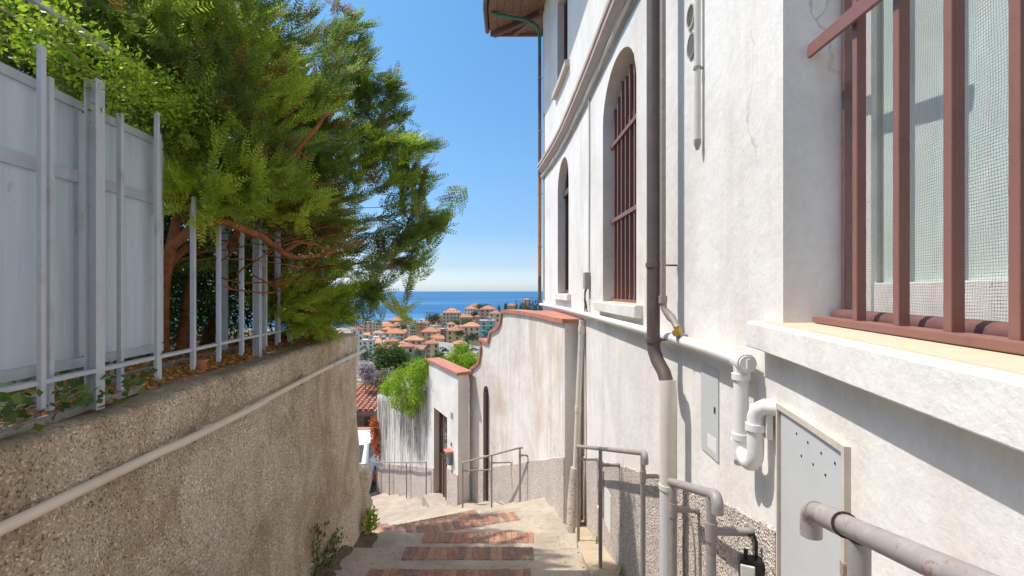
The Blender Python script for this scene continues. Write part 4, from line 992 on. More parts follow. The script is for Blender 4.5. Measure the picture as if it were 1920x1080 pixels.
# leaf litter
n = 24000; Y = RNG.uniform(.5, 5.6, n); off = RNG.beta(1.4, 1.9, n) * .7
keep = RNG.random(n) < np.where(off < .09, .12, 1) * np.where(Y < 2.0, .5, 1)
Y, off = Y[keep], off[keep]; n = len(Y)
c = np.stack([-1.5 - .0589 * Y - .09 - off, Y, WT + RNG.uniform(.004, .03, n) + .05 * np.clip(off - .1, 0, .4)], 1); d = RNG.normal(size=(n, 3)) * np.array([1, 1, .25])
quads_object('leaf_litter', leaf_quads(c, d, RNG.uniform(.014, .034, n), .5), RNG.beta(2, 2, n), M['litter'], None, None, 'stuff')['label'] = 'rust brown fallen leaves along the wall top'
n = 900; k = RNG.integers(0, len(nos) - 1, n); fr = RNG.random(n); Yd = np.array([nos[i][0] for i in k]) + fr * .68; zd = np.array([nos[i + 1][1] for i in k]) + .018
xd = np.where(RNG.random(n) < .55, -1.5 - .0589 * Yd + .08 + RNG.exponential(.16, n), np.where(RNG.random(n) < .6, np.array([HW(y) for y in Yd]) - .3 - RNG.exponential(.06, n), RNG.uniform(-1.5, .6, n)))
ok = (Yd < 5.7) & (Yd > 1.5); cdeb = np.stack([xd, Yd, zd], 1)[ok]
quads_object('fallen_leaves', leaf_quads(cdeb, RNG.normal(size=cdeb.shape) * np.array([1, 1, .15]), RNG.uniform(.012, .032, len(cdeb)), .5), RNG.beta(2, 2, len(cdeb)), M['litter'], None, None, 'stuff')['label'] = 'scattered brown leaves on the steps'
# pot
mb = MB(); p = Vector((P(377, 690, 2.86).x, 2.86, WT + .005)); ringp = lambda r_, z: [(p.x + r_ * math.cos(a), p.y + r_ * math.sin(a), p.z + z) for a in np.linspace(0, 2 * math.pi, 17)[:-1]]
mb.sweep([ringp(.020, 0), ringp(.030, .055), ringp(.034, .055), ringp(.035, .075), ringp(.029, .075), ringp(.024, .03)], True, True); tag(mb.build('plant_pot', M['pot']), 'small terracotta plant pot among the fallen leaves by the fence', 'plant pot')
# weeds along the foot of the retaining wall
def weed(x, y, z, w, h, n, label, mat='leaf_green', size=.05):
    o = thing('weed', (x, y, z), label, 'weed')
    c = np.stack([x + RNG.normal(0, w, n), y + RNG.normal(0, w * 1.6, n), z + RNG.random(n) ** 1.3 * h], 1); d = np.stack([RNG.normal(.2, .5, n), RNG.normal(0, .6, n), RNG.uniform(.2, 1.2, n)], 1)
    quads_object('foliage', leaf_quads(c, d, RNG.uniform(.5, 1.2, n) * size, .3), RNG.uniform(.1, 1, n), M[mat], o)
    mb = MB()
    for k in range(6): mb.tube([(x + random.uniform(-w, w) * .6, y + random.uniform(-w, w), z - .02), (x + random.uniform(-w, w), y + random.uniform(-w, w) * 1.5, z + h * .8)], .003, 4)
    mb.build('stem', M['twig'], o)
weed(-1.72, 4.22, -2.50, .04, .42, 260, 'tall green weed against the retaining wall foot, nearest the camera')
weed(-1.73, 4.62, -2.52, .05, .16, 160, 'low tuft of weed beside the dark earth strip')
weed(-1.70, 5.72, -2.86, .035, .22, 150, 'bright grass tuft at the far end of the retaining wall', 'leaf_lime', .09)
weed(-1.74, 4.42, -2.60, .04, .22, 180, 'low bushy weed between the tall weed and the tuft at the wall foot')
weed(.90, 5.1, -2.70, .02, .10, 60, 'tiny green weed at the foot of the third rail post', 'leaf_lime', .03)
weed(.93, 4.1, -2.45, .02, .10, 60, 'tiny weed at the dado foot left of the cream downpipe', 'leaf_lime', .03)
# dark earth heap along the foot of the wall
mb = MB(); rr = []
for Y in frange(3.7, 5.74, .03):
    zt = next((q[1] for q in nos if q[0] >= Y), nos[-1][1]); fr = next((q[0] for q in nos if q[0] >= Y), 6) - Y
    w = .13 + .045 * math.sin(Y * 5) + .03 * math.sin(Y * 17) + (.08 if Y > 5.2 else 0); h = (.075 + .03 * math.sin(Y * 7.3)) * (1 - .5 * math.exp(-fr / .06))
    rr.append([(LW(Y) - .05, Y, zt - .2)] + [(LW(Y) + .05 + w * t + random.uniform(-.008, .008), Y, zt - .004 + h * (1 - t) ** 1.3 + random.uniform(-.008, .010) * (1 - t)) for t in np.linspace(0, 1, 8)] + [(LW(Y) + .05 + w, Y, zt - .03)])
mb.sweep(rr, True, True); mb.build('earth_strip_ground', M['earth'], kind='structure')

# ------------------------------------------------------------------ the big shrub behind the fence
tree = thing('feathery_tree', (-2.4, 3.2, WT), 'large feathery olive green tree leaning over the fence with reddish branches', 'tree')
mb = MB()
def limb(pts, r0, r1, n=8):
    pts = [Vector(p) for p in pts]; out = []
    for i in range(len(pts) - 1):
        for t in np.linspace(0, 1, 5)[:-1]:
            a = pts[max(i - 1, 0)]; b_ = pts[i]; c = pts[i + 1]; d = pts[min(i + 2, len(pts) - 1)]
            out.append(.5 * ((2 * b_) + (c - a) * t + (2 * a - 5 * b_ + 4 * c - d) * t * t + (3 * b_ - a - 3 * c + d) * t ** 3))
    out.append(pts[-1]); k = len(out)
    mb.tube([p + Vector((random.uniform(-1, 1), random.uniform(-1, 1), random.uniform(-1, 1))) * .008 for p in out], [r0 + (r1 - r0) * i / (k - 1) for i in range(k)], n)
limb([(-2.25, 3.05, WT - .05), (-2.2, 3.0, .0), (-2.02, 2.9, .45), (-2.1, 3.1, 1.1), (-2.0, 3.3, 1.9)], .036, .015)
limb([(-2.35, 3.25, WT - .05), (-2.3, 3.2, .1), (-2.15, 3.25, .35), (-1.95, 3.5, .9), (-1.6, 3.8, 1.6)], .032, .010)
limb([(-2.5, 3.6, WT - .05), (-2.4, 3.7, .4), (-2.2, 3.9, 1.2), (-1.9, 4.2, 2.2)], .045, .015)
limb([(-2.7, 4.2, WT - .05), (-2.4, 4.3, .3), (-2.0, 4.5, .9), (-1.5, 4.6, 1.4)], .055, .015)
limb([(-2.15, 2.95, .0), (-1.98, 2.80, .26), (-1.78, 2.86, .41), (-1.62, 3.1, .35), (-1.55, 3.35, .24), (-1.42, 3.6, .27), (-1.2, 3.9, .4)], .034, .010)
limb([(-1.58, 3.3, .25), (-1.45, 3.3, .33), (-1.30, 3.4, .30)], .018, .006)
limb([(-2.0, 3.4, .3), (-1.65, 3.15, .62), (-1.42, 3.15, .92), (-1.2, 3.2, 1.2)], .028, .010)
limb([(-2.3, 4.1, .3), (-1.8, 4.3, .2), (-1.2, 4.5, .3)], .02, .005)
limb([(-2.2, 2.7, .9), (-2.3, 2.4, 1.4), (-2.4, 2.0, 1.8)], .03, .01)
for k in range(44):
    a = Vector((random.uniform(-2.2, -1.7), random.uniform(2.9, 4.2), random.uniform(.0, .8)))
    limb([a, a + Vector((random.uniform(.1, .35), random.uniform(-.1, .3), random.uniform(-.1, .2))), a + Vector((random.uniform(.4, .8), random.uniform(-.1, .5), random.uniform(-.15, .4)))], .007, .002, 5)
mb.build('trunk', M['bark'], tree)

# a spray: twig with opposite narrow leaves
def spray_proto(n, L, leaf, ratio):
    q = []
    for i in range(n):
        t = (i + .5) / n; x = L * t; ll = leaf * (1 - .55 * max(0, t - .5) * 2) * RNG.uniform(.85, 1.1)
        for s in (-1, 1):
            d = np.array([.62, s * .75, RNG.uniform(-.1, .35)]); d /= np.linalg.norm(d); w = np.cross(d, [0, 0, 1.0]); w /= np.linalg.norm(w); w = w + np.array([0, 0, RNG.uniform(-.5, .5)])
            b0 = np.array([x, 0, 0]); q.append([b0, b0 + d * ll * .5 + w * ll * ratio * .5, b0 + d * ll, b0 + d * ll * .5 - w * ll * ratio * .5])
    w = .0012
    q.append([np.array([-.02, -w, 0]), np.array([-.02, w, 0]), np.array([L, w * .4, 0]), np.array([L, -w * .4, 0])])
    return np.array(q)
PROTO = [spray_proto(8, .17, .041, .36), spray_proto(9, .21, .043, .34), spray_proto(7, .15, .038, .38)]
def rotmats(d, up):
    d = unit(d); y = unit(np.cross(up, d)); z = np.cross(d, y)
    return np.stack([d, y, z], -1)
def plumes(ells, n_pl, n_sp, Lr, flow, tint0, tints, clip=None, shell=.5, name='foliage'):
    tip, nrm, k = blob_points(ells, n_pl, shell)
    fl = np.array([e[2] if len(e) > 2 else flow for e in ells])[k]
    d = unit(nrm * .8 + fl * 1.0 + RNG.normal(0, .28, (n_pl, 3)))
    L = RNG.uniform(*Lr, n_pl); root = tip - d * L[:, None]
    bend = unit(RNG.normal(0, 1, (n_pl, 3)) + np.array([0, 0, .6])) * (L * .12)[:, None]
    t = np.linspace(.12, 1, n_sp)[None, :, None] + RNG.uniform(-.02, .02, (n_pl, n_sp, 1))
    pos = root[:, None] + d[:, None] * (L[:, None, None] * t) + bend[:, None] * (4 * t * (1 - t))
    side = unit(np.cross(d, RNG.normal(size=(n_pl, 3))))
    sgn = np.where(np.arange(n_sp) % 2 == 0, 1, -1)[None, :, None]
    other = np.cross(d, side)
    lat = side[:, None] * sgn + other[:, None] * RNG.normal(0, .6, (n_pl, n_sp, 1))
    dd = unit(d[:, None] * (.85 + .5 * t) + lat * (.95 - .70 * t) + np.array([.08, 0, .30]))
    base_t = RNG.normal(tint0, .15, n_pl) + .16 * np.sin(tip[:, 0] * 4 + tip[:, 2] * 5) + .10 * np.sin(tip[:, 1] * 6)
    tn = np.clip(np.repeat(base_t[:, None], n_sp, 1) + RNG.normal(0, .12, (n_pl, n_sp)), .1, 1)
    brown = (RNG.random((n_pl, n_sp)) < .05) | (RNG.random((n_pl, 1)) < .045); tn = np.where(brown, RNG.uniform(0, .08, tn.shape), tn)
    pos, dd, tn = pos.reshape(-1, 3), dd.reshape(-1, 3), tn.ravel()
    if clip is not None: kq = clip(pos); pos, dd, tn = pos[kq], dd[kq], tn[kq]
    up = unit(RNG.normal(size=pos.shape) + np.array([.2, -.2, .8])); Rm = rotmats(dd, up); sc = RNG.uniform(.75, 1.15, len(pos))
    Vs, ts = [], []; which = RNG.integers(0, len(PROTO), len(pos))
    for j, pr in enumerate(PROTO):
        m_ = which == j; V = np.einsum('nij,qvj->nqvi', Rm[m_], pr) * sc[m_][:, None, None, None] + pos[m_][:, None, None]
        Vs.append(V.reshape(-1, 4, 3)); ts.append(np.repeat(tn[m_], pr.shape[0]) + RNG.normal(0, .03, m_.sum() * pr.shape[0]))
    return np.concatenate(Vs), np.clip(np.concatenate(ts), 0, 1)
def clip(p):
    x, y, z = p[:, 0], p[:, 1], p[:, 2]
    lim = z < 1.8 * (1.0 - x) - 1.55
    over_panel = (y < 2.62) & (z < .78) & (x > -1.95 - .097 * y) 
    low = z > WT + .03
    intowall = (x > LW(y) - .02) & (z < WT + .15)
    return lim & ~over_panel & low & ~intowall
fl_r = (.55, .12, .42)
crown = [((-2.55, 4.2, 1.25), (1.15, 1.5, 1.45), fl_r), ((-1.75, 4.35, 1.3), (.62, .8, .85), (.6, .1, .5)), ((-1.58, 4.2, .72), (.36, .6, .32), (.85, .1, .36)), ((-1.62, 4.4, .26), (.36, .5, .22), (.8, .1, .2)), ((-1.66, 4.3, 1.15), (.38, .55, .42), (.75, .1, .45)),
         ((-2.05, 4.7, -.02), (.55, .8, .42), (.5, -.3, .2)), ((-2.45, 2.7, 1.5), (.75, 1.0, .62), (.4, -.3, .3)), ((-3.2, 3.0, 2.0), (1.0, 1.2, .9), (.4, -.2, .4)), ((-2.3, 5.0, .9), (.8, .7, 1.0), (.5, -.2, .3)),
         ((-1.85, 2.75, 1.3), (.38, .55, .45), (.3, -.3, .4)), ((-1.75, 3.3, 1.25), (.45, .6, .65), (.4, -.25, .45)), ((-1.7, 3.9, 1.5), (.5, .6, .8), (.5, -.15, .5)), ((-1.7, 3.5, .75), (.35, .6, .35), (.5, -.3, .3)), ((-2.1, 2.4, 1.5), (.4, .6, .4), (.3, -.3, .4)), ((-2.0, 3.2, 2.1), (.6, .9, .6), (.4, -.2, .5)), ((-2.4, 5.4, .95), (.7, .7, .9), (.5, 0, .3)), ((-2.15, 5.6, .3), (.45, .6, .5), (.5, 0, .2)), ((-2.95, 6.5, .85), (.75, .85, .9), (.5, 0, .3)), ((-2.3, 3.6, 2.3), (.8, 1.2, .7), (.4, -.2, .5)), ((-2.9, 2.6, 1.9), (.8, .8, .7), (.4, -.3, .4)), ((-1.7, 4.0, .5), (.4, .6, .4), (.5, -.3, .2))]
V1, T1 = plumes(crown, 860, 24, (.4, .85), fl_r, .50, None, clip)
V2, T2 = plumes([((-1.74, 2.75, .58), (.26, .4, .24), (.2, -.35, .45)), ((-1.62, 2.95, .72), (.2, .3, .24), (.4, -.3, .5)), ((-1.5, 3.2, .62), (.2, .3, .2), (.5, -.3, .4)), ((-1.9, 2.7, .95), (.3, .4, .25), (.2, -.4, .4))], 95, 18, (.22, .45), fl_r, .78, None, clip)
V3, T3 = plumes([((-1.9, 4.6, -.15), (.4, .6, .28), (.5, -.4, .1)), ((-1.85, 4.1, -.12), (.3, .5, .25), (.5, -.4, .2)), ((-2.0, 5.0, -.2), (.35, .5, .2), (.5, -.4, .1))], 110, 20, (.25, .45), fl_r, .88, None, clip)
V = np.concatenate([V1, V2, V3]); T = np.concatenate([T1, T2, T3])
quads_object('crown', V, T, M['leaf_tree'], tree)
# a few long plumes standing out against the sky
tips = [(840, 418, 4.3), (815, 275, 4.4), (808, 330, 4.3), (770, 195, 4.5), (745, 150, 4.5), (705, 70, 4.6), (690, 20, 4.6), (790, 440, 4.2), (782, 490, 4.3), (800, 300, 4.5), (735, 250, 4.2), (760, 370, 4.2), (720, 530, 4.4), (825, 400, 4.4), (770, 250, 4.3), (668, 30, 4.4), (690, 110, 4.4), (720, 150, 4.4)]
cl = []
for px, py, Y in tips:
    p = P(px, py, Y); 
    for _ in range(3): cl.append(((p.x - .06 + random.uniform(-.12, .05), p.y + random.uniform(-.1, .1), p.z - .08 + random.uniform(-.08, .05)), (.05, .06, .05), (.8, 0, .45)))
V4, T4 = plumes(cl, 110, 24, (.45, .75), fl_r, .40, None, clip)
quads_object('branch_tips', V4, T4, M['leaf_tree'], tree)
# inner shade leaves that close the crown
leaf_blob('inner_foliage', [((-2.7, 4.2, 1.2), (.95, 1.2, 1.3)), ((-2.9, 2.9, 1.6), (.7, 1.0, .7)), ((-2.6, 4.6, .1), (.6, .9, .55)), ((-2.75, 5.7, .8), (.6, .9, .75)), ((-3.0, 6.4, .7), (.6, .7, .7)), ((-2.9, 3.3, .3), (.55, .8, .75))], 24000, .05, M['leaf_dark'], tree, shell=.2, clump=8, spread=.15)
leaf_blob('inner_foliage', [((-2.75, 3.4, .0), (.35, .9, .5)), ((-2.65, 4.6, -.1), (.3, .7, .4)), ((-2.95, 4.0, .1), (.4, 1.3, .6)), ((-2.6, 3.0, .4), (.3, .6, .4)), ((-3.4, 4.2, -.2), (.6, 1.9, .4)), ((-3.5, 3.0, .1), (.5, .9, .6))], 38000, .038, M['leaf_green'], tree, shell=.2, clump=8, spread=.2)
# pale dry blossom tufts in the crown
bl = np.array([[P(px, py, Y).x, Y, P(px, py, Y).z] for px, py, Y in ((580, 470, 3.7), (600, 460, 3.7), (615, 480, 3.8), (625, 465, 3.8), (490, 495, 3.4), (560, 500, 3.6), (690, 510, 4.0), (720, 495, 4.0), (740, 505, 4.0), (455, 15, 3.6), (420, 12, 3.6), (520, 35, 3.8), (660, 470, 3.9), (640, 455, 3.9), (545, 510, 3.6), (575, 480, 3.3), (610, 470, 3.3), (640, 478, 3.4), (700, 480, 3.6), (735, 470, 3.7), (460, 40, 3.0), (500, 60, 3.0))])
n = 14; c = np.repeat(bl, n, 0) + RNG.normal(0, .022, (len(bl) * n, 3)); quads_object('blossom', leaf_quads(c, RNG.normal(size=c.shape), RNG.uniform(.012, .03, len(c)), .5), RNG.uniform(.6, 1, len(c)), leaf_mat('cream_dry_blossom', [(0, (.25, .16, .08)), (1, (.62, .55, .40))], .3), tree, kind='stuff')
# bright climber over the panels
cv = thing('climbing_plant', (-1.9, 2.3, WT), 'bright yellow green climber draped over the fence panels', 'climber')
pts = [(190, 175, 2.0), (215, 160, 2.05), (240, 165, 2.15), (262, 175, 2.25), (285, 190, 2.3), (300, 205, 2.4), (320, 195, 2.5), (340, 185, 2.6), (255, 145, 2.2), (285, 160, 2.35), (230, 130, 2.15), (130, 130, 1.95), (160, 145, 2.0), (60, 60, 1.85), (30, 40, 1.8), (100, 60, 1.9), (10, 75, 1.75), (150, 100, 2.0), (200, 195, 2.02), (310, 225, 2.45), (330, 215, 2.5), (360, 190, 2.65), (90, 30, 1.72), (130, 60, 1.85), (170, 75, 1.95), (210, 100, 2.05), (250, 120, 2.15), (70, 90, 1.75), (40, 90, 1.7), (330, 165, 2.5), (370, 220, 2.6), (20, 20, 1.7), (110, 100, 1.85)]
c = np.concatenate([np.array(P(*q))[None] + RNG.normal(0, 1, (75, 3)) * np.array([.055, .07, .04]) for q in pts]); n = len(c)
d = np.stack([RNG.normal(.4, .6, n), RNG.normal(-.3, .6, n), RNG.normal(.1, .5, n)], 1)
quads_object('foliage', leaf_quads(c, d, RNG.uniform(.018, .034, n), .5), np.clip(RNG.normal(.4, .25, n), 0, 1), M['leaf_lime'], cv)
mb = MB(); mb.tube([(-2.0, 1.6, 1.1), (-1.92, 2.0, 1.06), (-1.95, 2.3, 1.0), (-2.0, 2.7, .95)], .006, 5); mb.tube([(-1.95, 2.35, WT), (-1.98, 2.3, .4), (-1.93, 2.2, .95)], .008, 5); mb.build('stem', M['twig'], cv)

# ------------------------------------------------------------------ middle distance below the lane
def tree_thing(name, label, cat, px, ptop, pbot, Y, w, mat, n=900, leaf=None, group=None, shape='round', base=None):
    x = (px - 960) / F * Y; zt = -(ptop - 545) / F * Y; zb = -(pbot - 545) / F * Y; h = zt - zb; w = w / F * Y / 2
    t = thing(name, (x, Y, base if base is not None else zb), label, cat, group)
    if shape == 'round': ells = [((x, Y, zb + h * .6), (w * .75, w * .7, h * .4))] + [((x + random.uniform(-.6, .6) * w, Y + random.uniform(-.5, .5) * w, zb + h * random.uniform(.35, .8)), (w * .45, w * .45, h * .25)) for _ in range(5)]
    elif shape == 'umbrella': ells = [((x + dx * w, Y + dy * w, zb + h * .78), (w * .5, w * .5, h * .2)) for dx, dy in ((0, 0), (.5, .1), (-.5, -.1), (.1, .5), (-.1, -.5))]
    else: ells = [((x, Y, zb + h * (.15 + .8 * k / 6)), (w * (1 - .12 * k), w * (1 - .12 * k), h * .14)) for k in range(7)]
    leaf_blob('crown', ells, n, leaf or w * .16, mat, t, shell=.4, clump=6, spread=.25)
    mb = MB(); mb.tube([(x, Y, zb - 2 - h * .2), (x, Y, zb + h * .35), (x + w * .1, Y, zb + h * .7)], [w * .09, w * .07, w * .03], 6)
    for k in range(3): mb.tube([(x, Y, zb + h * (.3 + .1 * k)), (x + random.uniform(-.5, .5) * w, Y + random.uniform(-.5, .5) * w, zb + h * .75)], [w * .04, w * .015], 5)
    mb.build('trunk', M['twig'], t); return t
tree_thing('garden_tree', 'big mid green tree just beyond the lime vine', 'tree', 730, 645, 740, 24, 80, M['leaf_green'], 6500, .13)
tree_thing('garden_tree', 'grey green tree behind the wall with the terracotta coping', 'tree', 782, 668, 725, 30, 50, M['leaf_grey'], 2600, .18)
tree_thing('blossom_shrub', 'mauve flowering shrub above the low tiled roof', 'shrub', 720, 694, 738, 20, 80, M['leaf_pink'], 4200, .10)
tree_thing('blossom_shrub', 'pale lilac flowering shrub beside the end of the brown wall', 'shrub', 685, 676, 725, 19, 32, M['leaf_white'], 1800, .10)
# low tiled house
lh = thing('low_house', P(692, 800, 18.5), 'low brown house with a terracotta tiled roof beyond the brown wall', 'house')
x0, x1, Y0_, Y1_ = P(640, 0, 18).x, P(713, 0, 18).x, 17.6, 21.0
ze, zr = -(770 - 545) / F * 17.4, -(716 - 545) / F * 20.5
mb = MB(); mb.box(((x0 + x1) / 2, (Y0_ + Y1_) / 2, ze - 1.9), (x1 - x0 - .5, Y1_ - Y0_, 3.8)); mb.build('wall', simple('brown_house_render', (.30, .22, .15), .9), lh)
mb = MB(); nrow = 16; ncol = int((x1 - x0) / .2)
for c_ in range(ncol):
    xc = x0 + (c_ + .5) * .2
    for r_ in range(nrow):
        ta, tb = r_ / nrow, (r_ + 1.12) / nrow; ya, yb = 17.3 + ta * 3.3, 17.3 + tb * 3.3; za, zb_ = ze + ta * (zr - ze) + .035, ze + tb * (zr - ze) + .01; jx = random.uniform(-.01, .01)
        V = []
        for yy_, zz_, k in ((ya, za, 1), (yb, zb_, .8)):
            for a in np.linspace(0, math.pi, 5): V.append((xc + jx + math.cos(a) * .095 * k, yy_, zz_ + math.sin(a) * .07))
        mb.add(V, [(i, i + 1, i + 6, i + 5) for i in range(4)], True)
mb.add([(x0, 17.32, ze), (x1, 17.32, ze), (x1, 20.6, zr), (x0, 20.6, zr), (x0, 17.32, ze - .08), (x1, 17.32, ze - .08), (x1, 20.6, zr - .3), (x0, 20.6, zr - .3)], [(0, 1, 2, 3), (4, 5, 6, 7), (0, 1, 5, 4), (1, 2, 6, 5)])
mb.build('roof', simple('salmon_roof_tiles', (.47, .22, .15), .85, 0, .25, 3, .3, .2, (.36, .22, .16)), lh, kind='stuff', fix=False)
mb = MB(); mb.bar((x0, 17.28, ze - .1), (x1, 17.28, ze - .1), .08, .08); mb.build('gutter', M['brown_pipe'], lh)
mb = MB(); xx = P(692, 0, 17.55).x; mb.box((xx, 17.58, ze - .75), (.32, .06, .9)); mb.build('window', M['brown_wood'], lh)
mb = MB(); xx = P(700, 0, 16.9).x; mb.box((xx - .6, 16.9, -(807 - 545) / F * 16.9), (2.2, .5, .10)); tag(mb.build('tiled_ledge', M['terracotta']), 'terracotta topped low ledge under the brown house window', 'ledge')
mb = MB(); mb.box((xx - .6, 17.0, -(830 - 545) / F * 16.9), (2.0, .3, .62)); tag(mb.build('boundary_wall', M['kerb']), 'low grey boundary wall below the brown house', 'wall')
# parked car (mostly hidden by the wall end), seen from behind
car = thing('parked_car', (P(672, 0, 17.5).x, 16.2, -6.9), 'white parked car half hidden behind the end of the brown wall', 'car')
cxx, cyy, cz = P(664, 0, 16.2).x, 16.0, -(905 - 545) / F * 16.0
prof = [(-2.0, .25), (-2.05, .6), (-1.95, .85), (-1.2, .95), (-.6, 1.4), (.7, 1.45), (1.5, 1.0), (2.05, .9), (2.1, .5), (2.0, .25)]
mb = MB(); rr = []
for xo, k in ((-.85, .93), (-.8, 1), (.8, 1), (.85, .93)): rr.append([(cxx + xo * (1 if z < 1 else .86), cyy + y * k, cz + .1 + z * (.98 if k < 1 else 1)) for y, z in prof])
mb.sweep(rr); mb.build('body', simple('white_car_paint', (.72, .73, .74), .25, 0, .02), car, bevel=.03)
mb = MB(); mb.add([(cxx - .66, cyy - 1.17, cz + 1.1), (cxx + .66, cyy - 1.17, cz + 1.1), (cxx + .6, cyy - .66, cz + 1.47), (cxx - .6, cyy - .66, cz + 1.47)], [(0, 1, 2, 3)]); mb.add([(cxx + .83, cyy - .9, cz + 1.08), (cxx + .83, cyy + 1.2, cz + 1.08), (cxx + .74, cyy + .7, cz + 1.48), (cxx + .74, cyy - .5, cz + 1.48)], [(0, 1, 2, 3)]); mb.build('window', M['darkglass'], car)
for sx in (-.8, .8):
    for sy in (-1.3, 1.35):
        mb = MB(); mb.tube([(cxx + sx - .1, cyy + sy, cz + .32), (cxx + sx + .1, cyy + sy, cz + .32)], .32, 16); wh = mb.build('wheel', M['black'], car); mb = MB(); mb.tube([(cxx + sx - .105, cyy + sy, cz + .32), (cxx + sx + .105, cyy + sy, cz + .32)], .19, 12); mb.build('rim', M['galv_light'], wh)
    mb = MB(); mb.box((cxx + sx * .8, cyy - 2.02, cz + .8), (.2, .06, .14)); mb.build('tail_light', simple('red_lamp_lens', (.4, .02, .02), .2), car)
mb = MB(); mb.add([(-14, 13.5, -6.6), (2, 13.5, -6.3), (2, 30, -7.6), (-14, 30, -7.6)], [(0, 1, 2, 3)]); mb.build('road', M['kerb'], kind='structure')
pl = thing('planter', P(690, 893, 15.6), 'terracotta trough planter behind the farthest rail post', 'planter')
c = P(690, 890, 15.6); mb = MB(); mb.box(c, (.7, .3, .35)); mb.build('trough', M['terracotta'], pl, bevel=.02)
leaf_blob('plant', [((c.x, c.y, c.z + .2), (.32, .15, .12))], 300, .08, M['leaf_green'], pl)

# ------------------------------------------------------------------ the town
WALLC = {k: simple('render_' + k, c, .9, 0, .08, .3, 0, .2) for k, c in dict(beige=(.64, .49, .35), cream=(.70, .57, .37), pink=(.62, .42, .33), grey=(.50, .46, .42), yellow=(.66, .50, .22), orange=(.60, .38, .20), tan=(.62, .44, .25), mauve=(.46, .31, .29), white=(.70, .67, .63), green=(.47, .48, .42), rose=(.56, .34, .28)).items()}
ROOFC = [simple('town_roof_%d' % i, c, .9, 0, .2, .6, 0, .2) for i, c in enumerate([(.46, .21, .12), (.42, .20, .125), (.50, .265, .16), (.37, .18, .115)])]
FLATR = simple('flat_roof_gravel', (.42, .39, .36), .95, 0, .1, .4, 0)
SHUT = simple('town_window_shutter', (.075, .075, .07), .7, 0, .3, .5, 0)
TEAL = simple('teal_awning_cloth', (.02, .24, .22), .8, 0, .1, 1, 0)
LANDMARKS = [(688, 625, 'tall beige tower'), (705, 620, 'narrow cream tower'), (707, 648, 'grey teal awning block'), (740, 634, 'wide pink awning house'), (774, 622, 'narrow yellow tower'), (786, 620, 'orange flat block'), (805, 632, 'wide roofed tan house'), (809, 655, 'cream hip roofed house'), (845, 596, 'dormered palazzo'), (831, 628, 'grey mauve block'), (852, 634, 'yellow villa'), (883, 622, 'house behind the pines'), (914, 592, 'large rose house'), (912, 616, 'teal awning block'), (730, 607, 'rosy shore house'), (667, 630, 'white house by the brown wall'), (880, 585, 'white skyline house')]
USED = set()
def locate(head, px, py):
    """a label that says where a small far thing stands, by its nearest big neighbour"""
    for q in sorted(LANDMARKS, key=lambda q: (q[0] - px) ** 2 + 2.0 * (q[1] - py) ** 2):
        dx, dy = px - q[0], py - q[1]
        rel = ('right of' if dx > 0 else 'left of') if abs(dx) > abs(dy) * 1.3 else ('below' if dy > 0 else 'above') if abs(dy) > abs(dx) * 1.3 else ('below and ' if dy > 0 else 'above and ') + ('right of' if dx > 0 else 'left of')
        d = math.hypot(dx, dy); l = '%s %s %s the %s' % (head, 'close' if d < 9 else 'a little way' if d < 22 else 'well', rel, q[2])
        if l not in USED: USED.add(l); return l
    return head + ' among the crowded roofs'
